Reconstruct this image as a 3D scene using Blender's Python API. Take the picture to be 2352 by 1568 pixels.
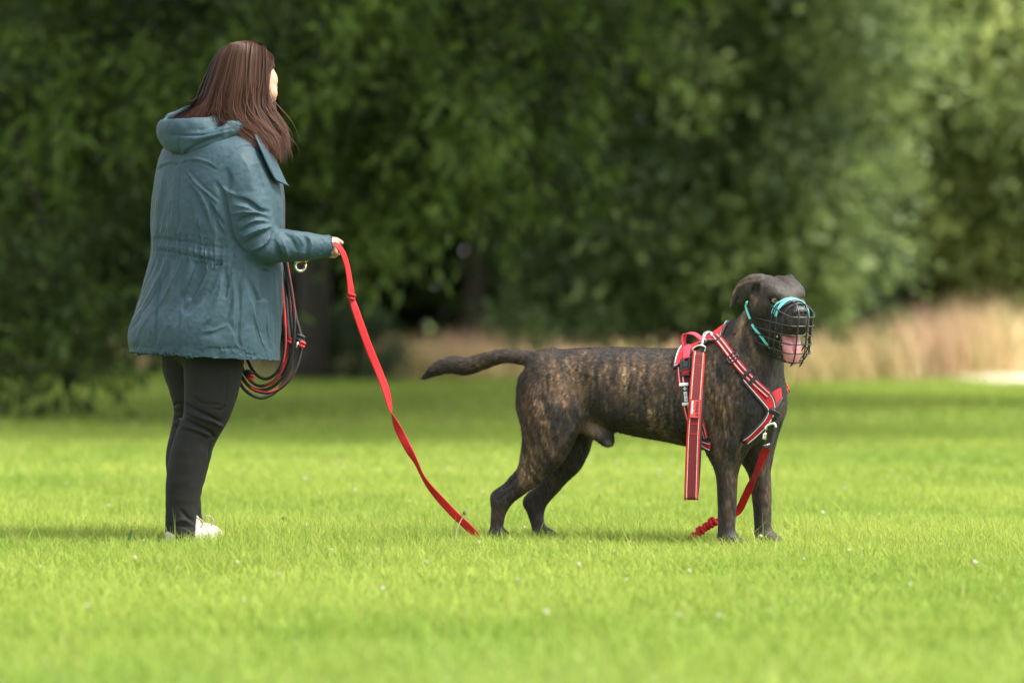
import bpy, math
import numpy as np
from mathutils import Vector, Matrix
from mathutils.bvhtree import BVHTree

for _o in list(bpy.data.objects):
    bpy.data.objects.remove(_o)
SC = bpy.context.scene
COL = SC.collection
RNG = np.random.default_rng(7)
R = math.radians

# ---------------------------------------------------------------- camera
CAM_H, F_V, CX, HORIZON = 0.75, 8820.0, 1176.0, 735.0     # metres, and a 2352 x 1568 survey grid
cam_d = bpy.data.cameras.new('camera')
cam = bpy.data.objects.new('camera', cam_d)
COL.objects.link(cam)
cam.location = (0, 0, CAM_H)
cam.rotation_euler = (R(90), 0, 0)
cam_d.sensor_width = 36.0
cam_d.lens = 135.0
cam_d.shift_y = -49.0 / 2352.0
cam_d.clip_start = 0.1
cam_d.clip_end = 2000.0
cam_d.dof.use_dof = True
cam_d.dof.focus_distance = 12.62
cam_d.dof.aperture_fstop = 2.1
SC.camera = cam

# ---------------------------------------------------------------- sky, sun, exposure
SUN_EL, SUN_AZ = 60.0, 108.0       # azimuth from +Y (away from the camera) towards +X
wd = bpy.data.worlds.new('World')
SC.world = wd
wd.use_nodes = True
wn = wd.node_tree.nodes
sky = wn.new('ShaderNodeTexSky')
sky.sky_type = 'NISHITA'
sky.sun_disc = False
sky.sun_elevation = R(SUN_EL)
sky.sun_rotation = R(SUN_AZ)
sky.air_density = 1.0
sky.dust_density = 3.0
sky.ozone_density = 0.6
wn['Background'].inputs['Strength'].default_value = 0.15
veil = wn.new('ShaderNodeHueSaturation')          # thin high cloud takes most of the blue out of the sky
veil.inputs['Saturation'].default_value = 0.30
wd.node_tree.links.new(sky.outputs[0], veil.inputs['Color'])
wd.node_tree.links.new(veil.outputs[0], wn['Background'].inputs[0])

sun_d = bpy.data.lights.new('sun', 'SUN')
sun_d.energy = 2.4
sun_d.angle = R(14.0)
sun_d.color = (1.0, 0.93, 0.80)
sun = bpy.data.objects.new('sun', sun_d)
COL.objects.link(sun)
SUN_DIR = Vector((math.sin(R(SUN_AZ)) * math.cos(R(SUN_EL)), math.cos(R(SUN_AZ)) * math.cos(R(SUN_EL)), math.sin(R(SUN_EL))))
sun.rotation_euler = SUN_DIR.to_track_quat('Z', 'Y').to_euler()
sun.location = SUN_DIR * 60

vs = SC.view_settings
vs.view_transform = 'Standard'
vs.look = 'None'
vs.gamma = 1.0
vs.use_curve_mapping = False
vs.exposure = 1.85
SC.cycles.use_denoising = True
SC.cycles.max_bounces = 8
SC.cycles.transmission_bounces = 4
SC.cycles.sample_clamp_indirect = 6.0

# ================================================================ helpers
def V(x, y, Y):
    """survey pixel (x, y) at distance Y metres -> world point"""
    return np.array([(x - CX) / F_V * Y, Y, CAM_H - (y - HORIZON) / F_V * Y])

def project(P):
    P = np.asarray(P)
    Y = np.maximum(P[:, 1], 1e-3)
    return np.stack([CX + P[:, 0] / Y * F_V, HORIZON - (P[:, 2] - CAM_H) / Y * F_V], 1)

def nrm(v):
    v = np.asarray(v, float)
    return v / np.maximum(np.linalg.norm(v, axis=-1, keepdims=True), 1e-9)

def catmull(P, n):
    """resample a polyline (any number of columns) smoothly, n points per segment"""
    P = np.asarray(P, float)
    if len(P) < 3:
        t = np.linspace(0, 1, n + 1)[:, None]
        return P[0] * (1 - t) + P[-1] * t
    Q = np.vstack([2 * P[0] - P[1], P, 2 * P[-1] - P[-2]])
    out = []
    for i in range(1, len(Q) - 2):
        p0, p1, p2, p3 = Q[i - 1], Q[i], Q[i + 1], Q[i + 2]
        for t in np.arange(n) / n:
            out.append(0.5 * (2 * p1 + (p2 - p0) * t + (2 * p0 - 5 * p1 + 4 * p2 - p3) * t * t + (3 * p1 - p0 - 3 * p2 + p3) * t ** 3))
    out.append(P[-1])
    return np.array(out)

def _hash(i, j, k, seed):
    n = (i.astype(np.int64) * 374761393 + j.astype(np.int64) * 668265263 + k.astype(np.int64) * 2147483647 + seed * 974634777) & 0x7fffffff
    n = ((n ^ (n >> 13)) * 1274126177) & 0x7fffffff
    return ((n ^ (n >> 16)) & 0xffff) / 65535.0

def noise(P, seed=0):
    P = np.asarray(P, float)
    I = np.floor(P).astype(np.int64)
    f = P - I
    f = f * f * (3 - 2 * f)
    r = 0
    for a in (0, 1):
        for b in (0, 1):
            for c in (0, 1):
                w = (f[:, 0] if a else 1 - f[:, 0]) * (f[:, 1] if b else 1 - f[:, 1]) * (f[:, 2] if c else 1 - f[:, 2])
                r = r + w * _hash(I[:, 0] + a, I[:, 1] + b, I[:, 2] + c, seed)
    return r

def sstep(a, b, x):
    t = np.clip((x - a) / (b - a), 0, 1)
    return t * t * (3 - 2 * t)

def tag(o, label=None, cat=None, group=None, kind=None):
    for k, v in (('label', label), ('category', cat), ('group', group), ('kind', kind)):
        if v:
            o[k] = v
    return o

def empty(name, loc=(0, 0, 0)):
    o = bpy.data.objects.new(name, None)
    o.location = loc
    o.empty_display_size = 0.1
    COL.objects.link(o)
    return o

def link(name, me, m, parent=None):
    o = bpy.data.objects.new(name, me)
    if m is not None:
        me.materials.append(m)
    COL.objects.link(o)
    if parent is not None:
        o.parent = parent
        root = parent
        while root.parent is not None:
            root = root.parent
        base = Vector(root.location)
        if parent.parent is None:
            o.location = -base          # meshes are written in world space, the thing's origin sits at its base
        o.matrix_parent_inverse = Matrix.Identity(4)
    return o

def np_mesh(name, VV, FF, m, parent=None, smooth=True, attrs=None):
    VV = np.ascontiguousarray(VV, np.float32)
    FF = np.ascontiguousarray(FF, np.int32)
    k = FF.shape[1]
    me = bpy.data.meshes.new(name)
    me.vertices.add(len(VV))
    me.vertices.foreach_set('co', VV.ravel())
    me.loops.add(FF.size)
    me.loops.foreach_set('vertex_index', FF.ravel())
    me.polygons.add(len(FF))
    me.polygons.foreach_set('loop_start', np.arange(len(FF), dtype=np.int32) * k)
    me.update(calc_edges=True)
    me.polygons.foreach_set('use_smooth', np.full(len(FF), smooth))
    for an, arr in (attrs or {}).items():
        arr = np.asarray(arr, np.float32)
        if arr.ndim == 1:
            at = me.attributes.new(an, 'FLOAT', 'POINT')
            at.data.foreach_set('value', arr)
        else:
            if arr.shape[1] == 3:
                arr = np.hstack([arr, np.ones((len(arr), 1), np.float32)])
            at = me.attributes.new(an, 'FLOAT_COLOR', 'POINT')
            at.data.foreach_set('color', np.ascontiguousarray(arr).ravel())
    return link(name, me, m, parent)

# ---------------------------------------------------------------- materials
def mat(name, col=(0.5, 0.5, 0.5), rough=0.6, metal=0.0, attr=None, var=0.0, vscale=30.0, bump=0.0, bscale=200.0,
        spec=0.5, trans=0.0, sheen=0.0, sss=0.0):
    m = bpy.data.materials.new(name)
    m.use_nodes = True
    nt = m.node_tree
    N, L = nt.nodes, nt.links
    b = N['Principled BSDF']
    out = N['Material Output']
    b.inputs['Roughness'].default_value = rough
    b.inputs['Metallic'].default_value = metal
    b.inputs['Specular IOR Level'].default_value = spec
    if sheen:
        b.inputs['Sheen Weight'].default_value = sheen
        b.inputs['Sheen Roughness'].default_value = 0.5
    if sss:
        b.inputs['Subsurface Weight'].default_value = sss
        b.inputs['Subsurface Radius'].default_value = (0.01, 0.004, 0.002)
    tc = N.new('ShaderNodeTexCoord')
    if attr:
        a = N.new('ShaderNodeAttribute')
        a.attribute_name = attr
        csock = a.outputs['Color']
    else:
        c = N.new('ShaderNodeRGB')
        c.outputs[0].default_value = (*col, 1)
        csock = c.outputs[0]
    if var:
        nz = N.new('ShaderNodeTexNoise')
        nz.inputs['Scale'].default_value = vscale
        nz.inputs['Detail'].default_value = 5
        L.new(tc.outputs['Object'], nz.inputs['Vector'])
        mr = N.new('ShaderNodeMapRange')
        mr.inputs['From Min'].default_value = 0.25
        mr.inputs['From Max'].default_value = 0.75
        mr.inputs['To Min'].default_value = 1 - var
        mr.inputs['To Max'].default_value = 1 + var
        L.new(nz.outputs['Fac'], mr.inputs['Value'])
        mx = N.new('ShaderNodeVectorMath')
        mx.operation = 'SCALE'
        L.new(csock, mx.inputs[0])
        L.new(mr.outputs[0], mx.inputs['Scale'])
        csock = mx.outputs[0]
    L.new(csock, b.inputs['Base Color'])
    if bump:
        nb = N.new('ShaderNodeTexNoise')
        nb.inputs['Scale'].default_value = bscale
        nb.inputs['Detail'].default_value = 4
        L.new(tc.outputs['Object'], nb.inputs['Vector'])
        bp = N.new('ShaderNodeBump')
        bp.inputs['Strength'].default_value = bump
        bp.inputs['Distance'].default_value = 0.004
        L.new(nb.outputs['Fac'], bp.inputs['Height'])
        L.new(bp.outputs[0], b.inputs['Normal'])
    if trans:
        t = N.new('ShaderNodeBsdfTranslucent')
        L.new(csock, t.inputs['Color'])
        ms = N.new('ShaderNodeMixShader')
        ms.inputs[0].default_value = trans
        L.new(b.outputs[0], ms.inputs[1])
        L.new(t.outputs[0], ms.inputs[2])
        L.new(ms.outputs[0], out.inputs['Surface'])
    return m

# ---------------------------------------------------------------- signed-distance modelling
class SDF:
    def __init__(s, lo, hi, h):
        s.lo = np.array(lo, float)
        s.h = h
        s.n = np.ceil((np.array(hi) - s.lo) / h).astype(int) + 1
        s.D = np.full(s.n, 0.5, np.float32)
        s.ax = [(s.lo[i] + np.arange(s.n[i]) * h).astype(np.float32) for i in range(3)]

    def put(s, fn, blo, bhi, k=0.0, op='u'):
        i0 = np.clip(np.floor((np.array(blo) - s.lo) / s.h).astype(int), 0, s.n)
        i1 = np.clip(np.ceil((np.array(bhi) - s.lo) / s.h).astype(int) + 1, 0, s.n)
        if np.any(i1 <= i0):
            return
        sl = tuple(slice(a, b) for a, b in zip(i0, i1))
        X = s.ax[0][sl[0]][:, None, None]
        Y = s.ax[1][sl[1]][None, :, None]
        Z = s.ax[2][sl[2]][None, None, :]
        b = fn(X, Y, Z).astype(np.float32)
        a = s.D[sl]
        if op == 's':
            a, b = a, -b
        if k <= 0:
            s.D[sl] = np.minimum(a, b) if op == 'u' else np.maximum(a, b)
            return
        if op == 'u':
            t = np.clip(0.5 + 0.5 * (b - a) / k, 0, 1)
            s.D[sl] = b * (1 - t) + a * t - k * t * (1 - t)
        else:
            t = np.clip(0.5 - 0.5 * (b - a) / k, 0, 1)
            s.D[sl] = b * (1 - t) + a * t + k * t * (1 - t)

    def chain(s, P, r, k=0.02, sq=None, sub=4, op='u'):
        """tapered limb through points P with radii r; sq = (direction, factor) flattens it"""
        Q = catmull(np.column_stack([P, r]), sub) if sub > 1 else np.column_stack([P, r])
        C, rr = Q[:, :3], np.maximum(Q[:, 3], 1e-4)
        pad = k + 4 * s.h
        blo = (C - rr[:, None]).min(0) - pad
        bhi = (C + rr[:, None]).max(0) + pad
        if sq is not None:
            sd, sf = nrm(sq[0]), sq[1]

        def fn(X, Y, Z):
            best = None
            for i in range(len(C) - 1):
                a, ab = C[i], C[i + 1] - C[i]
                L2 = max(ab @ ab, 1e-10)
                dx, dy, dz = X - a[0], Y - a[1], Z - a[2]
                t = np.clip((dx * ab[0] + dy * ab[1] + dz * ab[2]) / L2, 0, 1)
                ex, ey, ez = dx - t * ab[0], dy - t * ab[1], dz - t * ab[2]
                d2 = ex * ex + ey * ey + ez * ez
                if sq is not None:
                    c = ex * sd[0] + ey * sd[1] + ez * sd[2]
                    d2 = d2 + c * c * (1 / (sf * sf) - 1)
                d = np.sqrt(d2) - (rr[i] + t * (rr[i + 1] - rr[i]))
                best = d if best is None else np.minimum(best, d)
            return best * (sq[1] if sq is not None and sq[1] < 1 else 1.0) if sq is not None else best
        s.put(fn, blo, bhi, k, op)

    def ell(s, c, rad, axes=None, k=0.02, op='u'):
        c = np.asarray(c, float)
        A = np.eye(3) if axes is None else np.asarray(axes, float)
        rad = np.asarray(rad, float)
        e = np.sqrt(((A * rad[:, None]) ** 2).sum(0)) + k + 4 * s.h

        def fn(X, Y, Z):
            dx, dy, dz = X - c[0], Y - c[1], Z - c[2]
            k0 = 0
            k1 = 0
            for i in range(3):
                q = dx * A[i, 0] + dy * A[i, 1] + dz * A[i, 2]
                k0 = k0 + (q / rad[i]) ** 2
                k1 = k1 + (q / rad[i] ** 2) ** 2
            k0 = np.sqrt(k0)
            return k0 * (k0 - 1) / np.maximum(np.sqrt(k1), 1e-6)
        s.put(fn, c - e, c + e, k, op)

    def mesh(s, smooth=2):
        D = s.D
        ins = D < 0
        c = [ins[a:D.shape[0] - 1 + a, b:D.shape[1] - 1 + b, d:D.shape[2] - 1 + d] for a in (0, 1) for b in (0, 1) for d in (0, 1)]
        allin = np.logical_and.reduce(c)
        anyin = np.logical_or.reduce(c)
        act = anyin & ~allin
        idx = np.argwhere(act)
        vid = np.full(act.shape, -1, np.int32)
        vid[act] = np.arange(len(idx))
        acc = np.zeros((len(idx), 3))
        cnt = np.zeros(len(idx))
        cor = [np.array((a, b, d)) for a in (0, 1) for b in (0, 1) for d in (0, 1)]
        for i in range(8):
            for j in range(i + 1, 8):
                if np.abs(cor[i] - cor[j]).sum() != 1:
                    continue
                pi, pj = idx + cor[i], idx + cor[j]
                da = D[pi[:, 0], pi[:, 1], pi[:, 2]].astype(float)
                db = D[pj[:, 0], pj[:, 1], pj[:, 2]].astype(float)
                mk = (da < 0) != (db < 0)
                t = np.where(mk, da / np.where(mk, da - db, 1), 0)
                acc += np.where(mk[:, None], cor[i] + t[:, None] * (cor[j] - cor[i]), 0)
                cnt += mk
        P = s.lo + (idx + acc / np.maximum(cnt, 1)[:, None]) * s.h
        F = []
        for ax in range(3):
            u, v = (ax + 1) % 3, (ax + 2) % 3
            sl0 = [slice(None)] * 3
            sl1 = [slice(None)] * 3
            sl0[ax] = slice(0, -1)
            sl1[ax] = slice(1, None)
            for q in (u, v):
                sl0[q] = slice(1, -1)
                sl1[q] = slice(1, -1)
            A, B = ins[tuple(sl0)], ins[tuple(sl1)]
            e = np.argwhere(A != B)
            if not len(e):
                continue
            flip = A[e[:, 0], e[:, 1], e[:, 2]]
            e[:, u] += 1
            e[:, v] += 1
            du = np.zeros(3, int)
            dv = np.zeros(3, int)
            du[u] = 1
            dv[v] = 1
            g = lambda q: vid[q[:, 0], q[:, 1], q[:, 2]]
            f = np.stack([g(e - du - dv), g(e - dv), g(e), g(e - du)], 1)
            f[~flip] = f[~flip][:, ::-1]
            F.append(f)
        F = np.concatenate(F)
        F = F[(F >= 0).all(1)]
        for it in range(smooth):
            P = laplace(P, F, 0.5)
            P = laplace(P, F, -0.52)
        return P, F

def laplace(P, F, lam):
    a = np.concatenate([F[:, 0], F[:, 1], F[:, 2], F[:, 3]])
    b = np.concatenate([F[:, 1], F[:, 2], F[:, 3], F[:, 0]])
    n = len(P)
    deg = np.maximum(np.bincount(a, minlength=n) + np.bincount(b, minlength=n), 1)
    S = np.stack([np.bincount(a, P[b, i], n) + np.bincount(b, P[a, i], n) for i in range(3)], 1) / deg[:, None]
    return P + lam * (S - P)

def normals(P, F):
    n = np.cross(P[F[:, 2]] - P[F[:, 0]], P[F[:, 3]] - P[F[:, 1]]) if F.shape[1] == 4 else np.cross(P[F[:, 1]] - P[F[:, 0]], P[F[:, 2]] - P[F[:, 0]])
    N = np.stack([sum(np.bincount(F[:, j], n[:, i], len(P)) for j in range(F.shape[1])) for i in range(3)], 1)
    return nrm(N)

def seg_dist(Q, line):
    """distance of 2-D points Q from a polyline, and the parameter along it (0..1)"""
    best = np.full(len(Q), 1e9)
    par = np.zeros(len(Q))
    sgn = np.ones(len(Q))
    n = len(line) - 1
    for i in range(n):
        a, d = line[i], line[i + 1] - line[i]
        t = np.clip(((Q - a) @ d) / max(d @ d, 1e-9), 0, 1)
        e = np.linalg.norm(Q - a - t[:, None] * d, axis=1)
        m = e < best
        best[m] = e[m]
        par[m] = (i + t[m]) / n
        sgn[m] = np.sign(d[0] * (Q[m, 1] - a[1]) - d[1] * (Q[m, 0] - a[0]))
    return best, par, sgn

def sculpt(P, F, strokes, fade=0.18, sharp=2.0, roll=1.0, fade_w=0):
    """strokes: (polyline in survey pixels, width in pixels, height in metres) pressed into the near side"""
    N = normals(P, F)
    Q = project(P)
    face = -N[:, 1] > 0.1
    disp = np.zeros(len(P))
    for line, w, hgt in strokes:
        L = catmull(np.asarray(line, float), 4)
        lo, hi = L.min(0) - 3 * w * roll, L.max(0) + 3 * w * roll
        s = np.where(face & (Q[:, 0] > lo[0]) & (Q[:, 0] < hi[0]) & (Q[:, 1] > lo[1]) & (Q[:, 1] < hi[1]))[0]
        if not len(s):
            continue
        d, t, sg = seg_dist(Q[s], L)
        env = np.sin(np.pi * np.clip(t, 0, 1)) ** fade if w > 3 else sstep(0, 0.15, t) * sstep(0, 0.15, 1 - t)
        ww = np.where(sg > 0, w * roll, w / roll ** 0.5) if w > 3 else w      # a fold is steep on one side and rolls off on the other
        disp[s] += hgt * np.exp(-(d / ww) ** sharp) * env
    return P + N * (disp * np.clip((-N[:, 1] - 0.1) * 3, 0, 1))[:, None]

# ---------------------------------------------------------------- ribbons and tubes
def frames(P):
    T = np.gradient(P, axis=0)
    T = nrm(T)
    up = np.array([0, 0, 1.0]) if abs(T[0] @ np.array([0, 0, 1.0])) < 0.9 else np.array([0, 1.0, 0])
    n = nrm(np.cross(T[0], up))
    Ns = [n]
    for i in range(1, len(P)):
        n = n - T[i] * (n @ T[i])
        n = nrm(n)
        Ns.append(n)
    Ns = np.array(Ns)
    return T, Ns, np.cross(T, Ns)

def tube_data(P, r, n=8, closed=False):
    P = np.asarray(P, float)
    r = np.broadcast_to(np.asarray(r, float), (len(P),))
    T, A, B = frames(P)
    if closed:
        T = nrm(np.roll(P, -1, 0) - np.roll(P, 1, 0))
    an = np.arange(n) / n * 2 * math.pi
    VV = P[:, None, :] + r[:, None, None] * (np.cos(an)[None, :, None] * A[:, None, :] + np.sin(an)[None, :, None] * B[:, None, :])
    m = len(P)
    F = []
    for i in range(m if closed else m - 1):
        j = (i + 1) % m
        for k in range(n):
            q = (k + 1) % n
            F.append((i * n + k, i * n + q, j * n + q, j * n + k))
    VV = VV.reshape(-1, 3)
    if not closed:
        c0, c1 = len(VV), len(VV) + 1
        VV = np.vstack([VV, P[0], P[-1]])
        for k in range(n):
            q = (k + 1) % n
            F.append((c0, q, k, k))
            F.append((c1, (m - 1) * n + k, (m - 1) * n + q, (m - 1) * n + q))
    return VV, F

def fpd(name, VV, F, m, parent=None, smooth=True, attrs=None):
    F = [tuple(dict.fromkeys(f)) for f in F]
    me = bpy.data.meshes.new(name)
    me.from_pydata([tuple(map(float, v)) for v in VV], [], F)
    me.polygons.foreach_set('use_smooth', np.full(len(F), smooth))
    for an, arr in (attrs or {}).items():
        arr = np.asarray(arr, np.float32)
        if arr.ndim == 1:
            at = me.attributes.new(an, 'FLOAT', 'POINT')
            at.data.foreach_set('value', arr)
        else:
            arr = np.hstack([arr, np.ones((len(arr), 4 - arr.shape[1]), np.float32)])
            at = me.attributes.new(an, 'FLOAT_COLOR', 'POINT')
            at.data.foreach_set('color', np.ascontiguousarray(arr).ravel())
    return link(name, me, m, parent)

def tube(name, P, r, m, parent=None, n=8, closed=False):
    VV, F = tube_data(P, r, n, closed)
    return fpd(name, VV, F, m, parent)

def tubes(name, list_of, m, parent=None, n=7):
    AV, AF, o = [], [], 0
    for P, r in list_of:
        VV, F = tube_data(P, r, n)
        AV.append(VV)
        AF += [tuple(i + o for i in f) for f in F]
        o += len(VV)
    return fpd(name, np.vstack(AV), AF, m, parent)

def ribbon_data(P, S, N, w, th, nx=6):
    """flat band: centre P, unit side S, unit normal N, half width w, thickness th"""
    P, S, N = (np.asarray(a, float) for a in (P, S, N))
    w = np.broadcast_to(np.asarray(w, float), (len(P),))
    xs = np.linspace(-1, 1, nx + 1)
    L = np.r_[0, np.cumsum(np.linalg.norm(np.diff(P, axis=0), axis=1))]
    top = P[:, None] + xs[None, :, None] * (w[:, None] * S)[:, None] + N[:, None] * (th / 2)
    bot = P[:, None] + xs[None, ::-1, None] * (w[:, None] * S)[:, None] - N[:, None] * (th / 2)
    VV = np.concatenate([top, bot], 1)
    m, c = VV.shape[:2]
    ac = np.tile(np.r_[xs, xs[::-1]], m)
    al = np.repeat(L, c)
    side = np.tile(np.r_[np.ones(nx + 1), np.zeros(nx + 1)], m)
    F = []
    for i in range(m - 1):
        for k in range(c):
            q = (k + 1) % c
            F.append((i * c + k, (i + 1) * c + k, (i + 1) * c + q, i * c + q))
    F.append(tuple(range(c)))
    F.append(tuple((m - 1) * c + k for k in reversed(range(c))))
    return VV.reshape(-1, 3), F, ac, al, side

def ribbon(name, P, S, N, w, th, m, parent=None, nx=6):
    VV, F, ac, al, sd = ribbon_data(P, S, N, w, th, nx)
    return fpd(name, VV, F, m, parent, True, {'across': ac, 'along': al, 'topside': sd})

def box(name, c, axes, half, m, parent=None, bevel=0.0):
    c = np.asarray(c, float)
    A = np.asarray(axes, float)
    me = bpy.data.meshes.new(name)
    vs_, fs = [], []
    for sx in (-1, 1):
        for sy in (-1, 1):
            for sz in (-1, 1):
                vs_.append(tuple(c + sx * half[0] * A[0] + sy * half[1] * A[1] + sz * half[2] * A[2]))
    fs = [(0, 1, 3, 2), (4, 6, 7, 5), (0, 4, 5, 1), (2, 3, 7, 6), (0, 2, 6, 4), (1, 5, 7, 3)]
    me.from_pydata(vs_, [], fs)
    o = link(name, me, m, parent)
    if bevel:
        b = o.modifiers.new('bevel', 'BEVEL')
        b.width = bevel
        b.segments = 2
    return o

# ================================================================ the setting
def ground_material():
    m = bpy.data.materials.new('turf_soil')
    m.use_nodes = True
    N, L = m.node_tree.nodes, m.node_tree.links
    b = N['Principled BSDF']
    b.inputs['Roughness'].default_value = 0.9
    tc = N.new('ShaderNodeTexCoord')
    n1 = N.new('ShaderNodeTexNoise')
    n1.inputs['Scale'].default_value = 0.7
    n1.inputs['Detail'].default_value = 6
    n2 = N.new('ShaderNodeTexNoise')
    n2.inputs['Scale'].default_value = 14
    n2.inputs['Detail'].default_value = 6
    L.new(tc.outputs['Object'], n1.inputs['Vector'])
    L.new(tc.outputs['Object'], n2.inputs['Vector'])
    r1 = N.new('ShaderNodeValToRGB')
    r1.color_ramp.elements[0].position = 0.3
    r1.color_ramp.elements[0].color = (0.085, 0.135, 0.014, 1)
    r1.color_ramp.elements[1].position = 0.7
    r1.color_ramp.elements[1].color = (0.145, 0.195, 0.022, 1)
    L.new(n1.outputs['Fac'], r1.inputs[0])
    mx = N.new('ShaderNodeMix')
    mx.data_type = 'RGBA'
    mx.blend_type = 'MULTIPLY'
    mx.inputs[0].default_value = 0.6
    r2 = N.new('ShaderNodeValToRGB')
    r2.color_ramp.elements[0].color = (0.55, 0.6, 0.45, 1)
    r2.color_ramp.elements[1].color = (1, 1, 1, 1)
    L.new(n2.outputs['Fac'], r2.inputs[0])
    L.new(r1.outputs[0], mx.inputs[6])
    L.new(r2.outputs[0], mx.inputs[7])
    L.new(mx.outputs[2], b.inputs['Base Color'])
    return m

def gz(x, y):
    """gentle lie of the land (flat round the subjects)"""
    d = np.clip((np.asarray(y, float) - 18) / 30, 0, 1)
    return 0.06 * d * np.sin(np.asarray(x, float) * 0.35 + np.asarray(y, float) * 0.21) + 0.03 * d * np.sin(np.asarray(x, float) * 1.1 + 1.0)

def build_ground():
    ys = np.r_[np.linspace(-40, 4, 8), np.linspace(5, 70, 90), np.linspace(75, 600, 20)]
    xs = np.r_[np.linspace(-300, -22, 12), np.linspace(-20, 20, 81), np.linspace(22, 300, 12)]
    X, Y = np.meshgrid(xs, ys)
    Z = gz(X, Y)
    VV = np.stack([X, Y, Z], 2).reshape(-1, 3)
    n = len(xs)
    i = np.arange((len(ys) - 1) * n).reshape(-1, n)[:, :-1].ravel()
    o = np_mesh('ground', VV, np.stack([i, i + 1, i + 1 + n, i + n], 1), ground_material())
    tag(o, 'flat park lawn running back to the wood', kind='structure')

build_ground()

# pale worn path by the dry grass at the right
def build_path():
    P = catmull([(9.5, 38.5), (7.6, 43.5), (6.35, 47.5), (6.2, 51), (7.5, 55), (11, 59)], 6)
    T = nrm(np.gradient(P, axis=0))
    S = np.stack([T[:, 1], -T[:, 0]], 1)
    w = 0.55 + 0.12 * np.sin(np.arange(len(P)) * 1.7)
    xs = np.linspace(-1, 1, 7)
    VV = []
    for p, s_, ww in zip(P, S, w):
        for q in xs:
            x, y = p + s_ * q * (ww + 0.06 * math.sin(p[1] * 5 + q * 7))
            VV.append((x, y, float(gz(x, y)) + 0.012 + 0.02 * (1 - q * q)))
    n = len(xs)
    F = [(i * n + k, i * n + k + 1, (i + 1) * n + k + 1, (i + 1) * n + k) for i in range(len(P) - 1) for k in range(n - 1)]
    o = fpd('path', VV, F, mat('path_gravel', (0.52, 0.46, 0.40), 0.95, var=0.25, vscale=9, bump=0.6, bscale=60))
    tag(o, 'pale worn gravel path by the dry grass at the right', kind='structure')

build_path()

# ---------------------------------------------------------------- lawn
LEAF_GRASS = mat('grass_blade', rough=0.6, attr='tint', trans=0.45, spec=0.12)

def blades(XY, hgt, wid, lean, tint, segs):
    """grass blades as bent tapering strips"""
    n = len(XY)
    az = RNG.uniform(0, 2 * math.pi, n)
    ld = np.stack([np.cos(az), np.sin(az)], 1)
    fa = az + math.pi / 2 + RNG.normal(0, 0.6, n)
    sd = np.stack([np.cos(fa), np.sin(fa)], 1)
    z0 = gz(XY[:, 0], XY[:, 1]) - 0.004
    rows = []
    for i in range(segs + 1):
        t = i / segs
        c = np.zeros((n, 3))
        c[:, :2] = XY + ld * (lean * hgt * t ** 1.8)[:, None]
        c[:, 2] = z0 + hgt * (t - 0.25 * lean * t * t)
        if i < segs:
            ww = (wid * (1 - 0.65 * t))[:, None]
            s3 = np.hstack([sd, np.zeros((n, 1))]) * ww
            rows.append((c - s3, c + s3))
        else:
            rows.append((c,))
    k = 2 * segs + 1
    VV = np.stack([p for r in rows for p in r], 1).reshape(-1, 3)
    base = np.arange(n)[:, None] * k
    F = []
    for i in range(segs - 1):
        a = 2 * i
        F.append(base + np.array([[a, a + 1, a + 3]]))
        F.append(base + np.array([[a, a + 3, a + 2]]))
    a = 2 * (segs - 1)
    F.append(base + np.array([[a, a + 1, a + 2]]))
    return VV, np.concatenate(F), np.repeat(tint, k, 0)

def grass_tint(XY, n):
    p = np.column_stack([XY * 0.9, np.zeros(n)])
    a = noise(p, 3)
    b = noise(np.column_stack([XY * 6, np.zeros(n)]), 5)
    u = RNG.random(n)
    c0 = np.array([0.160, 0.256, 0.038])
    c1 = np.array([0.335, 0.392, 0.076])
    t = np.clip(0.18 + 0.55 * a + 0.35 * (b - 0.5) + 0.45 * (u - 0.5), 0, 1)[:, None]
    c = c0 * (1 - t) + c1 * t
    dry = RNG.random(n) < 0.035
    c[dry] = np.array([0.36, 0.34, 0.12])
    return c * RNG.uniform(0.85, 1.15, (n, 1))

def scatter(y0, y1, dens, margin):
    m = (1176 / F_V) * y1 + margin
    n = int((y1 - y0) * 2 * m * dens)
    XY = np.column_stack([RNG.uniform(-m, m, n), RNG.uniform(y0, y1, n)])
    keep = np.abs(XY[:, 0]) < (1176 / F_V) * XY[:, 1] + margin
    return XY[keep]

def build_lawn():
    AV, AF, AT, o = [], [], [], 0
    zones = [(6.6, 9.0, 4000, 0.5, 0.055, 0.0026, 1), (9.0, 11.4, 5200, 0.6, 0.058, 0.0024, 2), (11.4, 14.2, 8800, 0.7, 0.070, 0.0018, 2),
             (14.2, 18.0, 4600, 0.9, 0.050, 0.0028, 1), (18.0, 27.0, 1500, 2.5, 0.050, 0.0044, 1),
             (27.0, 56.0, 300, 6.0, 0.060, 0.0110, 1)]
    for y0, y1, dn, mg, hh, ww, sg in zones:
        XY = scatter(y0, y1, dn, mg)
        n = len(XY)
        patch = noise(np.column_stack([XY * 2.2, np.zeros(n)]), 11)
        fine = noise(np.column_stack([XY * 9.0, np.zeros(n)]), 12)
        h = hh * (0.5 + 0.45 * patch + 0.35 * fine) * RNG.uniform(0.55, 1.2, n)
        tall = RNG.random(n) < 0.012
        h[tall] *= RNG.uniform(1.5, 2.3, tall.sum())
        w = ww * RNG.uniform(0.6, 1.3, n)
        lean = np.clip(RNG.normal(0.62, 0.28, n), 0.05, 1.4)
        VV, F, T = blades(XY, h, w, lean, grass_tint(XY, n), sg)
        AV.append(VV)
        AF.append(F + o)
        AT.append(T)
        o += len(VV)
    g = np_mesh('grass', np.vstack(AV), np.vstack(AF), LEAF_GRASS, smooth=False, attrs={'tint': np.vstack(AT)})
    tag(g, 'short bright green mown grass of the park lawn', 'grass', kind='stuff')

build_lawn()

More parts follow.
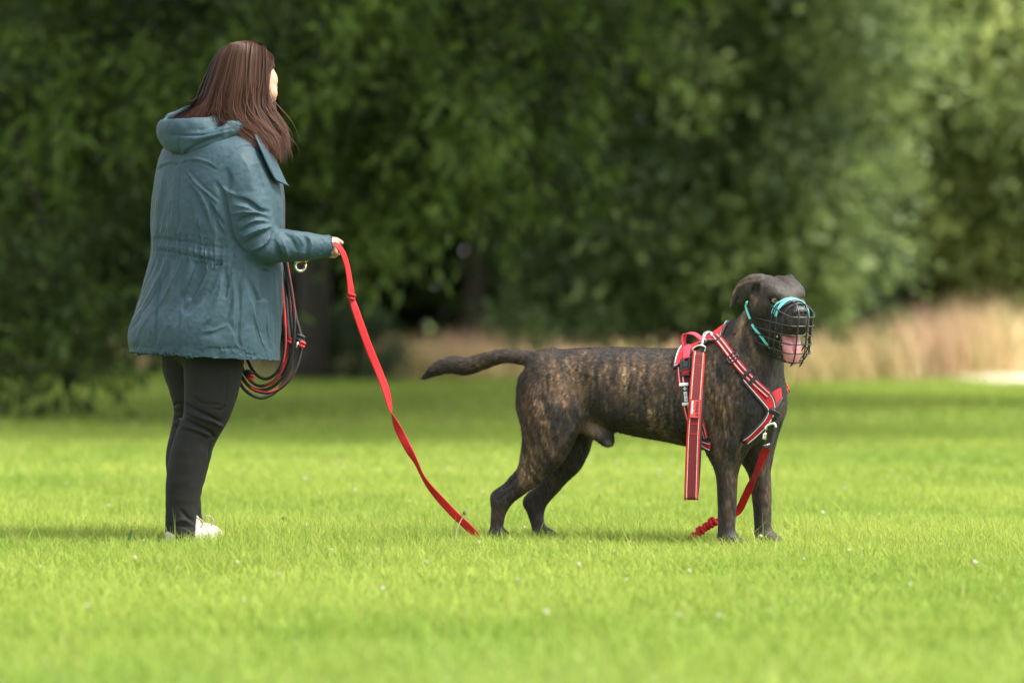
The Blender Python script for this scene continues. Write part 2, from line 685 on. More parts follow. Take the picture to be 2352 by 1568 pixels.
# ---------------------------------------------------------------- tall dry grass along the edge of the wood
def build_dry():
    n = 34000
    X = RNG.uniform(-11, 13, n)
    Y = 51.5 + RNG.normal(0, 1.0, n) - 0.9 * sstep(2, 8, X)
    vx = CX + X / Y * F_V
    dens = np.where(vx < 330, 0.9, np.where(vx < 860, 0.06, 1.0))
    dens = dens * np.clip(1.9 * noise(np.column_stack([X * 1.1, Y * 0.5, Y * 0]), 21) - 0.25, 0.05, 1)
    k = RNG.random(n) < dens
    X, Y, vx = X[k], Y[k], vx[k]
    n = len(X)
    XY = np.column_stack([X, Y])
    h = 0.30 + 0.42 * noise(np.column_stack([X * 1.6, Y * 0.8, Y * 0]), 22) + 0.42 * sstep(1850, 2350, vx) + 0.1 * RNG.random(n)
    h = h * RNG.uniform(0.6, 1.25, n)
    t = RNG.random(n)[:, None]
    tint = np.array([0.62, 0.47, 0.28]) * (1 - t) + np.array([0.52, 0.42, 0.20]) * t
    red = noise(np.column_stack([X * 1.3, Y * 0.3, Y * 0]), 23) > 0.62
    tint[red] = np.array([0.56, 0.38, 0.26])
    grn = RNG.random(n) < 0.12
    tint[grn] = np.array([0.20, 0.24, 0.06])
    VV, F, T = blades(XY, h, RNG.uniform(0.006, 0.014, n), np.clip(RNG.normal(0.35, 0.2, n), 0, 1), tint, 2)
    m = mat('dry_grass_blade', rough=0.7, attr='tint', trans=0.35, spec=0.2)
    o = np_mesh('dry_grass', VV, F, m, smooth=False, attrs={'tint': T})
    tag(o, 'tall dry straw coloured grass along the edge of the wood', 'dry grass', kind='stuff')

build_dry()

# ---------------------------------------------------------------- trees
BARK = mat('bark', (0.036, 0.030, 0.023), 0.9, var=0.35, vscale=6, bump=1.0, bscale=25)
LEAF = mat('tree_leaf', rough=0.5, attr='tint', trans=0.40, spec=0.28)

def leaf_cloud(centers, dirs, per, spread, llen, lwid, cols, rng):
    """sprays of pointed leaves hung round the given twig points"""
    n = len(centers) * per
    c = np.repeat(centers, per, 0)
    d = np.repeat(dirs, per, 0)
    t = rng.random(n)
    off = rng.normal(0, 1, (n, 3)) * spread
    p = c + d * (t * spread * 3.2)[:, None] + off * (0.35 + 0.65 * t)[:, None]
    ax = nrm(d + rng.normal(0, 0.75, (n, 3)) + np.array([0, 0, -0.35]))
    sd = nrm(np.cross(ax, rng.normal(0, 1, (n, 3))))
    nn = np.cross(ax, sd)
    L = llen * rng.uniform(0.6, 1.25, n)[:, None]
    W = lwid * rng.uniform(0.7, 1.25, n)[:, None]
    VV = np.stack([p, p + ax * L * 0.45 + sd * W + nn * L * 0.06, p + ax * L - nn * L * 0.05, p + ax * L * 0.45 - sd * W + nn * L * 0.06], 1).reshape(-1, 3)
    F = np.arange(n)[:, None] * 4 + np.array([[0, 1, 2, 3]])
    base = np.repeat(cols, per, 0) * rng.uniform(0.75, 1.25, (n, 1))
    return VV, F, np.repeat(base, 4, 0)

def limb(P, r0, r1, n=7):
    Q = catmull(P, 5)
    return Q, np.linspace(r0, r1, len(Q))

def tree(name, label, base, trunk_h, trunk_r, blobs, n_twig, per, spread, llen, lwid, colA, colB, seed, cat='tree', group=None, droop=0.5, lean=(0, 0), forks=9, shade=()):
    rng = np.random.default_rng(seed)
    bx, by = base
    bz = float(gz(bx, by))
    root = empty(name, (bx, by, bz))
    tag(root, label, cat, group)
    segs = []
    b0 = np.array([bx, by, bz - 0.05])
    top = b0 + np.array([lean[0], lean[1], trunk_h])
    mid = (b0 + top) / 2 + rng.normal(0, 0.06, 3) * np.array([1, 1, 0])
    Q, rr = limb([b0, mid, top], trunk_r * 1.15, trunk_r * 0.7)
    rr[0] *= 1.35
    segs.append((Q, rr))
    blobs = np.asarray(blobs, float)
    vol = np.prod(blobs[:, 3:6], 1) ** 0.75
    for i in range(forks):
        bl = blobs[-1 - (i % len(blobs))]
        tgt = bl[:3] + rng.normal(0, 0.45, 3) * bl[3:6]
        st = b0 + (top - b0) * rng.uniform(0.62, 1.0)
        md = (st + tgt) / 2 + np.array([0, 0, 0.25 * rng.random() * np.linalg.norm(tgt - st)])
        Q, rr = limb([st, md, tgt], trunk_r * 0.42, 0.015)
        segs.append((Q, rr))
    tubes('trunk', segs, BARK, root, 8)
    pick = rng.choice(len(blobs), n_twig, p=vol / vol.sum())
    u = nrm(rng.normal(0, 1, (n_twig, 3)))
    rad = rng.uniform(0.35, 1.0, n_twig) ** 0.6
    # foliage gathers in boughs: clumps set round each mass, with hollows between them
    nb = 15
    bd = nrm(rng.normal(0, 1, (len(blobs), nb, 3)))
    bc = blobs[:, None, :3] + bd * blobs[:, None, 3:6] * rng.uniform(0.45, 1.0, (len(blobs), nb, 1))
    br = blobs[:, 3:6].mean(1)[:, None] * rng.uniform(0.20, 0.36, (len(blobs), nb))
    sub = rng.integers(0, nb, n_twig)
    u[:, 2] += 0.25
    u = nrm(u)
    c = bc[pick, sub] + u * (br[pick, sub] * rad)[:, None] * np.array([1.25, 1.1, 0.75])
    dirs = nrm(u * 0.8 + bd[pick, sub] * 0.5 + np.array([0, 0, -droop]) + rng.normal(0, 0.3, (n_twig, 3)))
    ctint = rng.random((len(blobs), nb))[pick, sub]
    k = ctint ** 1.6 * 0.85 + 0.35 * rng.random(len(c)) - 0.10
    k = np.clip(k, 0, 1)[:, None]
    cols = np.asarray(colA) * (1 - k) + np.asarray(colB) * k
    VV, F, T = leaf_cloud(c, dirs, per, spread, llen, lwid, cols, rng)
    # unseen high leaf masses, added to cast the band of shade on the lawn
    for x, y, z, rx, ry, rz in shade:
        m = 150
        w = nrm(rng.normal(0, 1, (m, 3))) * rng.uniform(0.2, 1, (m, 1)) ** 0.5
        hc = np.array([x, y, z]) + w * np.array([rx, ry, rz])
        V2, F2, T2 = leaf_cloud(hc, nrm(w + np.array([0, 0, -0.2])), 14, 0.28, 0.42, 0.092, np.tile(np.asarray(colA) * 0.6 + np.asarray(colB) * 0.4, (m, 1)), rng)
        F = np.vstack([F, F2 + len(VV)])
        VV = np.vstack([VV, V2])
        T = np.vstack([T, T2])
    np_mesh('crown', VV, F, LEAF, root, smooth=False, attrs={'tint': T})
    return root

def at(vx, vy, Y):
    return tuple(V(vx, vy, Y))

def build_trees():
    # big drooping tree that hangs in from the left
    Y = 29.5
    B = []
    for vx, vy, rx, ry, rz in [(60, 560, 1.1, 1.5, 1.0), (330, 330, 1.4, 1.6, 1.1), (620, 250, 1.3, 1.6, 1.0), (900, 240, 1.2, 1.5, 0.95), (1130, 200, 1.15, 1.4, 0.95),
                               (1300, 60, 0.85, 1.2, 0.95), (1000, 420, 0.85, 1.0, 0.45), (1190, 400, 0.6, 0.8, 0.45), (860, 470, 0.5, 0.8, 0.35), (160, 170, 1.3, 1.6, 1.1), (500, 0, 1.6, 1.7, 1.2), (900, -40, 1.6, 1.7, 1.2),
                               (100, 740, 0.8, 1.2, 0.55), (-140, 500, 1.2, 1.4, 1.6)]:
        x, y, z = at(vx, vy, Y + 0.4)
        B.append((x, y, z, rx, ry, rz))
    B += [(-4.4, 31, 6.0, 3.2, 3.0, 2.4), (-1.0, 30.5, 6.4, 3.0, 3.0, 2.2), (0.2, 29.5, 4.8, 1.6, 2.0, 1.2), (-3, 31, 9, 3.5, 3.2, 2.2), (2.2, 31, 7.2, 2.8, 3.2, 1.8), (4.2, 33, 8.4, 2.6, 3.2, 1.6), (0.5, 34, 9.5, 3.6, 3.6, 1.8), (-5, 36, 9, 3.5, 4, 2)]
    tree('ash_tree', 'large dark green tree with drooping sprays hanging behind the woman', (-5.6, 31.6), 5.6, 0.30, B, 4300, 17, 0.14, 0.18, 0.027,
         (0.013, 0.028, 0.007), (0.120, 0.188, 0.027), 11, droop=0.9, lean=(0.8, -0.3), forks=12,
         shade=[(x, y + 0.25 * math.sin(x * 2), 8.6 + 0.4 * math.sin(x + y), 2.3, 2.6, 1.2) for y in (24.6, 28.6, 32.8) for x in (-2.6, 1.2, 4.6, 7.8) if x < 7 or y > 30])
    # trunk standing in the shade behind the leash
    B = [(-2.6, 49, 6.2, 3.4, 2.6, 2.6), (-0.2, 49.5, 6.6, 3.0, 2.6, 2.6), (-5.5, 50, 5.6, 3.2, 2.4, 2.6), (0.8, 49.5, 4.6, 1.7, 1.8, 1.1), (-1.3, 49, 4.2, 2.2, 2.0, 0.9),
         (-4, 43, 7.5, 3.5, 4, 1.8)]  # out-of-view mass added towards the camera to widen the lawn shade
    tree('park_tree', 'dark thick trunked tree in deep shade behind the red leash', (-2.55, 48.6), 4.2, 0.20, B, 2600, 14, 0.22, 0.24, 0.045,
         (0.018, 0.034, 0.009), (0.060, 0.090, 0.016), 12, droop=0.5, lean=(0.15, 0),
         shade=[(x, y, 8.4 + 0.4 * math.sin(x + y), 2.4, 2.6, 1.2) for y in (37, 41.2) for x in (-2.6, 1.2, 4.8)] + [(x, 45.3, 8.4, 2.4, 2.6, 1.2) for x in (-3.0, 0.8)])
    # rounded grey-green tree right of the middle
    Y = 46.0
    B = []
    for vx, vy, rx, ry, rz in [(1560, 560, 1.5, 1.6, 0.75), (1330, 590, 0.8, 1.2, 0.55), (1800, 520, 1.2, 1.5, 0.85), (1960, 600, 0.7, 1.0, 0.42), (1700, 330, 1.5, 1.6, 1.1), (1480, 330, 1.3, 1.5, 1.0),
                               (1900, 300, 0.9, 1.3, 1.1), (1620, 90, 1.6, 1.7, 1.2), (1850, 60, 1.3, 1.5, 1.1), (1740, 660, 0.9, 1.2, 0.42), (1430, 640, 0.9, 1.2, 0.45)]:
        x, y, z = at(vx, vy, Y)
        B.append((x, y, z, rx, ry, rz))
    B += [(2.7, 46.4, 6.0, 2.4, 2.4, 1.6), (2.5, 46.4, 7.6, 1.8, 1.8, 1.3)]
    tree('rounded_tree', 'rounded grey green tree with a slim trunk above the dog', (2.06, 46.3), 2.6, 0.10, B, 3200, 15, 0.17, 0.15, 0.048,
         (0.052, 0.088, 0.033), (0.245, 0.315, 0.105), 13, droop=0.25, forks=14)
    # light yellow-green tree at the right
    Y = 53.0
    B = []
    for vx, vy, rx, ry, rz in [(2300, 330, 1.6, 1.8, 1.3), (2180, 120, 1.2, 1.7, 1.2), (2380, 90, 1.7, 1.9, 1.4), (2330, 560, 1.1, 1.4, 0.65), (2190, 400, 0.9, 1.3, 0.9)]:
        x, y, z = at(vx, vy, Y)
        B.append((x, y, z, rx, ry, rz))
    B += [(6.4, 55.0, 6.2, 1.8, 1.6, 1.3)]
    tree('light_tree', 'sunlit yellow green tree at the right edge above the dry grass', (7.6, 54.0), 3.0, 0.18, B, 2300, 15, 0.19, 0.17, 0.052,
         (0.095, 0.140, 0.040), (0.42, 0.48, 0.14), 14, droop=0.4, forks=12)
    # the wood's edge behind: dark trees one can tell apart
    spec = [(-7.4, 57, 0.24, 'dark tree at the far left of the wood edge'),
            (-4.6, 58.5, 0.20, 'dark tree of the wood edge behind the woman'),
            (-0.6, 57.5, 0.17, 'dark tree of the wood edge behind the gap right of the leash'),
            (1.0, 60, 0.22, 'dark tree of the wood edge above the tail of the dog'),
            (4.8, 58, 0.20, 'dark tree of the wood edge right of the muzzled head'),
            (9.5, 61, 0.24, 'dark tree of the wood edge behind the yellow green tree')]
    for i, (x, y, r, lab) in enumerate(spec):
        B = [(x, y, 5.6, 3.0, 2.6, 2.6), (x - 1.3, y - 0.6, 4.0, 1.9, 1.9, 1.5), (x + 1.4, y - 0.4, 4.2, 1.9, 1.9, 1.5), (x, y + 0.4, 8.2, 2.4, 2.4, 1.8)]
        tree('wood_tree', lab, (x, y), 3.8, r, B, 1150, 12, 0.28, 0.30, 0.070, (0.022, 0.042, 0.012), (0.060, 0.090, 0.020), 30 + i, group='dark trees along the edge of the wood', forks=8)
    # dense wood behind them
    n = 9000
    rng = np.random.default_rng(99)
    c = np.column_stack([rng.uniform(-26, 26, n), rng.uniform(64, 71, n), rng.uniform(0, 1, n) ** 1.2 * 11])
    d = nrm(rng.normal(0, 1, (n, 3)) + np.array([0, -0.4, -0.3]))
    k = noise(c * 0.5, 5)[:, None]
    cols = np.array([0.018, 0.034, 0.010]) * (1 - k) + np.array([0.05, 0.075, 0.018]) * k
    VV, F, T = leaf_cloud(c, d, 6, 0.42, 0.66, 0.19, cols, rng)
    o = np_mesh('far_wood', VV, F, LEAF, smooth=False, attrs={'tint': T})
    tag(o, 'dense dark wood closing the park behind the trees', 'wood', kind='stuff')

build_trees()

# ---------------------------------------------------------------- shrubs at the edge of the wood
def shrub(name, label, vx, vy, Y, rx, rz, colA, colB, seed, n=170, llen=0.11, lwid=0.03):
    rng = np.random.default_rng(seed)
    x, y, _ = V(vx, vy, Y)
    z = float(gz(x, y))
    root = empty(name, (x, y, z))
    tag(root, label, 'shrub')
    segs = []
    for i in range(7):
        a = rng.uniform(0, 6.28)
        e = np.array([x + math.cos(a) * rx * 0.6, y + math.sin(a) * rx * 0.6, z + rz * rng.uniform(0.9, 1.5)])
        segs.append(limb([np.array([x, y, z - 0.03]), (np.array([x, y, z]) + e) / 2 + np.array([0, 0, rz * 0.2]), e], 0.02, 0.006))
    tubes('stems', segs, BARK, root, 5)
    u = nrm(rng.normal(0, 1, (n, 3)))
    u[:, 2] = np.abs(u[:, 2]) * 2 - 0.75
    c = np.array([x, y, z + rz * 0.8]) + u * np.array([rx, rx * 0.8, rz * 0.9]) * rng.uniform(0.3, 1, (n, 1)) ** 0.5
    c[:, 2] = np.maximum(c[:, 2], z + 0.05)
    k = rng.random((n, 1))
    VV, F, T = leaf_cloud(c, nrm(u + np.array([0, 0, 0.3])), 14, 0.09, llen, lwid, np.asarray(colA) * (1 - k) + np.asarray(colB) * k, rng)
    np_mesh('foliage', VV, F, LEAF, root, smooth=False, attrs={'tint': T})

shrub('leafy_shrub', 'pale blue green shrub beside the dark trunk', 812, 870, 49.0, 0.42, 0.42, (0.07, 0.12, 0.06), (0.14, 0.19, 0.09), 51)
shrub('leafy_shrub', 'low green shrub under the drooping tree at the left edge', 60, 860, 44.0, 0.9, 0.5, (0.03, 0.06, 0.02), (0.09, 0.12, 0.03), 52, 260)
shrub('leafy_shrub', 'green shrub poking out of the dry grass left of the slim trunk', 1190, 845, 53.0, 0.35, 0.42, (0.04, 0.075, 0.025), (0.09, 0.13, 0.04), 53)
shrub('red_shrub', 'dull red leaved shrub behind the dry grass at the right edge', 2345, 800, 55.5, 0.55, 0.62, (0.13, 0.035, 0.03), (0.24, 0.06, 0.05), 54, 200)
shrub('leafy_shrub', 'dark green shrub behind the dry grass right of the muzzle', 2000, 830, 56.0, 0.8, 0.45, (0.03, 0.06, 0.02), (0.07, 0.10, 0.03), 55, 200)

# ================================================================ the dog
DOG_YAW = R(17)
DOG_X0, DOG_Y0 = float(V(1480, 900, 12.7)[0]), 12.70
PX = 12.7 / F_V                                  # metres per survey pixel at the dog
HC, HS = math.cos(DOG_YAW), math.sin(DOG_YAW)

def D(vx, vy, w=0.0):
    """survey pixel at lateral offset w (metres, + = far side) in the dog's own frame -> world"""
    Y = DOG_Y0
    for _ in range(5):
        X = (vx - CX) / F_V * Y
        u = (X - DOG_X0 - w * HS) / HC
        Y = DOG_Y0 - u * HS + w * HC
    return np.array([X, Y, CAM_H - (vy - HORIZON) / F_V * Y])

def Dn(pts, w=0.0):
    return np.array([D(p[0], p[1], p[3] if len(p) > 3 else w) for p in pts])

LAT = np.array([HS, HC, 0.0])
HEAD_YAW, HEAD_PITCH = R(25), R(12)
_f = np.array([math.sin(HEAD_YAW), -math.cos(HEAD_YAW), 0])
HF = _f * math.cos(HEAD_PITCH) + np.array([0, 0, -math.sin(HEAD_PITCH)])
HL = np.array([math.cos(HEAD_YAW), math.sin(HEAD_YAW), 0])
HT = np.cross(HL, HF) * -1
HT = HT if HT[2] > 0 else -HT
HA = np.array([HL, HF, HT])
HC0 = D(1785, 676, -0.045)

def H(l, f, t):
    """head frame in millimetres (right in the picture, forward, up) -> world"""
    return HC0 + (HL * l + HF * f + HT * t) / 1000.0

def build_dog_body():
    S = SDF((-0.36, 12.15, -0.03), (1.06, 13.15, 0.98), 0.0041)
    # trunk: top line, belly line and half width along the spine
    T = np.array([(1205, 862, 930, .040), (1222, 828, 968, .068), (1245, 811, 985, .088), (1290, 804, 985, .102), (1340, 799, 968, .106), (1400, 797, 985, .116), (1450, 798, 999, .126),
                  (1520, 801, 1011, .138), (1580, 799, 1023, .146), (1640, 781, 1030, .146), (1690, 778, 1018, .136), (1735, 800, 992, .114), (1770, 835, 955, .075)])
    tu = (T[:, 0] - 1480) * PX / HC
    tz = CAM_H - (T[:, 1] - HORIZON) * PX
    bz = CAM_H - (T[:, 2] - HORIZON) * PX
    uu = np.linspace(tu[0], tu[-1], 200)

    def sm(a):
        q = np.interp(uu, tu, a)
        k = np.ones(13) / 13
        return np.convolve(np.pad(q, 6, mode='edge'), k, 'valid')
    ct, hh, ww = sm((tz + bz) / 2), sm((tz - bz) / 2), sm(T[:, 3])

    def trunk(X, Y, Z):
        dx, dy = X - DOG_X0, Y - DOG_Y0
        u = dx * HC - dy * HS
        w = dx * HS + dy * HC
        c = np.interp(u, uu, ct)
        h = np.interp(u, uu, hh)
        g = np.interp(u, uu, ww)
        q = (np.abs((Z - c) / h) ** 2.3 + np.abs(w / g) ** 2.3) ** (1 / 2.3)
        d = (q - 1) * np.minimum(h, g)
        return np.maximum(d, np.maximum(u - tu[-1], tu[0] - u))
    S.put(trunk, (-0.45, 12.15, 0.2), (0.98, 13.15, 0.9), 0)
    # breastbone and chest front
    S.ell(D(1742, 915, -0.005), (0.075, 0.105, 0.115), [[HC, -HS, 0], LAT, [0, 0, 1]], 0.05)
    S.ell(D(1700, 985, 0.0), (0.08, 0.085, 0.065), [[HC, -HS, 0], LAT, [0, 0, 1]], 0.05)
    # neck
    S.chain(np.array([D(1690, 880, 0), D(1719, 822, -0.005), D(1744, 771, -0.02), D(1764, 726, -0.035), D(1778, 690, -0.04)]),
            np.array([86, 78, 63, 52, 47]) * PX, 0.05, (LAT, 0.86))
    S.chain(Dn([(1640, 830), (1664, 798), (1688, 768)]), np.array([34, 28, 20]) * PX, 0.05)
    for w, sgn in ((-0.088, -1), (0.088, 1)):
        near = sgn < 0
        # shoulder blade and upper arm
        dx = 0 if near else 66
        sh = [(1655 + dx, 820, 0, w * 0.95), (1690 + dx * .8, 880, 0, w * 1.12), (1712 + dx * .6, 940, 0, w * 1.18), (1690 + dx * .8, 990, 0, w * 1.1), (1668 + dx, 1030, 0, w)]
        S.chain(Dn(sh), np.array([30, 46, 50, 46, 38]) * PX, 0.05, (LAT, 0.62))
        if near:
            leg = [(1668, 1020), (1669, 1060), (1670, 1110), (1670, 1160), (1669, 1200), (1668, 1230)]
            rr = [38, 28, 23.5, 21.5, 20, 20]
        else:
            leg = [(1728, 1000), (1737, 1040), (1744, 1080), (1748, 1125), (1751, 1170), (1752, 1205), (1753, 1230)]
            rr = [38, 32, 26, 23.5, 21, 19.5, 20]
        S.chain(Dn(leg, w), np.array(rr) * PX, 0.035, (LAT, 0.88))
        if near:
            S.ell(D(1650, 1022, w), np.array([15, 12, 18]) * PX, None, 0.03)        # elbow
        # front paw with toes
        fx, fy = leg[-1]
        base = D(fx, fy, w)
        base[2] = 0.030
        S.ell(base + np.array([HC, -HS, 0]) * 0.012, (0.034, 0.030, 0.026), [[HC, -HS, 0], LAT, [0, 0, 1]], 0.02)
        for q in (-0.027, -0.009, 0.009, 0.027):
            S.ell(base + np.array([HC, -HS, 0]) * (0.046 - abs(q) * 0.5) + LAT * q + np.array([0, 0, -0.008]), (0.021, 0.0105, 0.020), [[HC, -HS, 0], LAT, [0, 0, 1]], 0.006)
    # hind legs
    for w, near in ((-0.078, True), (0.078, False)):
        if near:
            th = [(1262, 880, 0, w * .7), (1262, 935, 0, w), (1254, 995, 0, w * 1.05), (1240, 1046, 0, w), (1214, 1090, 0, w), (1180, 1122, 0, w), (1154, 1146, 0, w)]
            tr = [58, 64, 55, 45, 31, 25, 21]
            sk = [(1151, 1143), (1147, 1165), (1143, 1190), (1140, 1212), (1138, 1234)]
            hk = (1139, 1143)
            st = [(1315, 945, 0, w), (1298, 985, 0, w), (1272, 1035, 0, w)]
        else:
            th = [(1300, 880, 0, w * .7), (1310, 945, 0, w), (1308, 1005, 0, w), (1298, 1050, 0, w), (1272, 1097, 0, w), (1245, 1134, 0, w), (1230, 1156, 0, w)]
            tr = [50, 52, 46, 40, 30, 25, 22]
            sk = [(1228, 1150), (1230, 1175), (1234, 1198), (1238, 1216), (1240, 1234)]
            hk = (1213, 1154)
            st = [(1330, 965, 0, w), (1322, 1010, 0, w), (1305, 1050, 0, w)]
        S.chain(Dn(th), np.array(tr) * PX, 0.04, (LAT, 0.74))
        S.chain(Dn(st), np.array([26, 28, 24]) * PX, 0.04, (LAT, 0.7))
        S.chain(Dn(sk, w), np.array([20, 18.5, 16.5, 14.5, 15]) * PX, 0.02, (LAT, 0.86))
        S.ell(D(hk[0], hk[1], w), np.array([9, 9, 10]) * PX, None, 0.02)              # point of hock
        fx, fy = sk[-1]
        base = D(fx, fy, w)
        base[2] = 0.028
        S.ell(base + np.array([HC, -HS, 0]) * 0.016, (0.042, 0.031, 0.027), [[HC, -HS, 0], LAT, [0, 0, 1]], 0.02)
        for q in (-0.024, -0.008, 0.008, 0.024):
            S.ell(base + np.array([HC, -HS, 0]) * (0.050 - abs(q) * 0.5) + LAT * q + np.array([0, 0, -0.007]), (0.020, 0.0095, 0.018), [[HC, -HS, 0], LAT, [0, 0, 1]], 0.006)
    # rump, tail, sheath
    S.chain(Dn([(1222, 890), (1216, 930), (1222, 980)], -0.03), np.array([22, 24, 22]) * PX, 0.04)
    S.chain(Dn([(1262, 832, 0, 0), (1240, 830, 0, 0), (1212, 822, 0, -.002), (1170, 818, 0, -.006), (1138, 821, 0, -.01), (1104, 832, 0, -.012), (1070, 841, 0, -.014), (1037, 838, 0, -.016), (1003, 848, 0, -.018), (976, 867, 0, -.02)]),
            np.array([30, 24, 17.5, 15.5, 16.5, 18.5, 19.5, 18.5, 14, 4]) * PX, 0.025)
    S.chain(Dn([(1340, 972), (1372, 990), (1393, 1008), (1397, 1014)], -0.02), np.array([22, 20, 17, 11]) * PX, 0.03)
    # ---- head
    def he(l, f, t, r, k=0.02, op='u', ax=None):
        S.ell(H(l, f, t), np.array(r) / 1000.0, HA if ax is None else ax, k, op)
    he(0, -2, -6, (78, 96, 56), 0.03)
    he(0, 36, -24, (62, 56, 44), 0.03)
    for q in (-1, 1):
        he(q * 58, 6, -40, (36, 55, 48), 0.03)                 # cheeks
        he(q * 36, 58, 14, (27, 26, 17), 0.02)                 # brows
        he(q * 38, -6, 27, (40, 66, 23), 0.03)                 # skull domes
    he(0, 30, 58, (5, 60, 8), 0.02, 's')                        # furrow
    S.chain(np.array([H(0, 50, -54), H(0, 95, -54), H(0, 134, -54)]), [0.050, 0.048, 0.041], 0.025)
    for q in (-1, 1):
        S.chain(np.array([H(q * 33, 60, -80), H(q * 30, 105, -84), H(q * 22, 142, -76)]), [0.028, 0.030, 0.027], 0.02, (HL, 0.72))   # flews
        he(q * 47, 71, -4, (15, 13, 11), 0.008, 's')           # eye sockets
    S.chain(np.array([H(0, 20, -92), H(0, 70, -132), H(0, 118, -163)]), [0.040, 0.032, 0.024], 0.02, (HT, 0.7))      # open lower jaw
    S.chain(np.array([H(0, 80, -116), H(0, 125, -132), H(0, 165, -138)]), [0.010, 0.017, 0.022], 0.012, (HL, 1.0), op='s')
    for q in (-1, 1):
        S.chain(np.array([H(q * 44, 30, -88), H(q * 40, 60, -112), H(q * 32, 80, -118)]), [0.018, 0.016, 0.010], 0.015)   # mouth corners
    S.ell(H(0, 148, -28), np.array([28, 22, 24]) / 1000., HA, 0.015)
    # ears: thin folded flaps
    yd = nrm(HF * 0.9 + HL * 0.3)
    e0 = [H(-58, -10, 44), H(-92, -24, 42), H(-120, -30, 22), H(-140, -30, -14), H(-151, -28, -52)]
    S.chain(np.array(e0), [0.022, 0.019, 0.017, 0.015, 0.006], 0.012, (yd, 0.34))
    for e1, q1 in (([H(-62, -8, 32), H(-88, -20, 24), H(-110, -26, 2), H(-122, -26, -28)], [0.022, 0.022, 0.018, 0.010]),
                   ([H(-66, -4, 18), H(-86, -14, 6), H(-102, -20, -16), H(-112, -24, -36)], [0.018, 0.020, 0.017, 0.009])):
        S.chain(np.array(e1), q1, 0.006, (yd, 0.26))
    S.ell(H(-82, 6, 14), (0.012, 0.012, 0.020), HA, 0.012, 's')
    e2 = [H(52, -22, 44), H(72, -40, 36), H(84, -58, 12), H(86, -66, -24)]
    S.chain(np.array(e2), [0.020, 0.020, 0.018, 0.008], 0.012, (nrm(HL), 0.34))
    P, F = S.mesh(2)
    return P, F

DOG_P, DOG_F = build_dog_body()

# muscles, folds and hollows pressed in
def z6(*pts):
    return [(955.5 + .3281 * x, 753.4 + .3281 * y) for x, y in pts]

def z5(*pts):
    return [(1506.7 + .33994 * x, 735 + .33994 * y) for x, y in pts]

DOG_P = sculpt(DOG_P, DOG_F, [
    (z6((1130, 640), (1060, 760), (960, 900), (880, 1000)), 7, 0.005), (z6((900, 330), (880, 500), (900, 650)), 14, -0.006),
    (z6((1180, 600), (1160, 480), (1200, 330)), 14, -0.008), (z6((600, 1130), (660, 1080), (720, 1020)), 4, -0.006), (z6((570, 1210), (620, 1170), (690, 1120)), 4, -0.004),
    (z6((790, 1230), (850, 1170), (900, 1100)), 4, -0.005), (z6((1060, 250), (1000, 330), (1010, 450)), 12, 0.006),
    (z6((1250, 560), (1400, 600), (1600, 620), (1800, 610)), 16, 0.004), (z6((1450, 500), (1500, 640)), 6, -0.002), (z6((1580, 480), (1640, 640)), 6, -0.002),
    (z5((330, 500), (380, 640), (420, 760)), 12, -0.006), (z5((560, 560), (520, 700), (540, 800), (480, 880)), 10, 0.006), (z5((640, 640), (600, 760), (580, 840)), 8, -0.010),
    (z5((520, 150), (600, 330), (700, 450)), 9, 0.004), (z5((560, 80), (660, 260), (760, 420)), 6, -0.004), (z5((470, 950), (480, 1150), (480, 1350)), 7, 0.003),
    (z5((700, 900), (720, 1150)), 6, 0.003), (z5((380, 300), (450, 420), (520, 500)), 10, -0.004),
], 0.25)
_nz = noise(DOG_P * 45.0, 4) - 0.5
DOG_P = DOG_P + normals(DOG_P, DOG_F) * (_nz * 0.0016)[:, None]
DOG_N = normals(DOG_P, DOG_F)
DOG_BVH = BVHTree.FromPolygons([tuple(p) for p in DOG_P.tolist()], DOG_F.tolist())

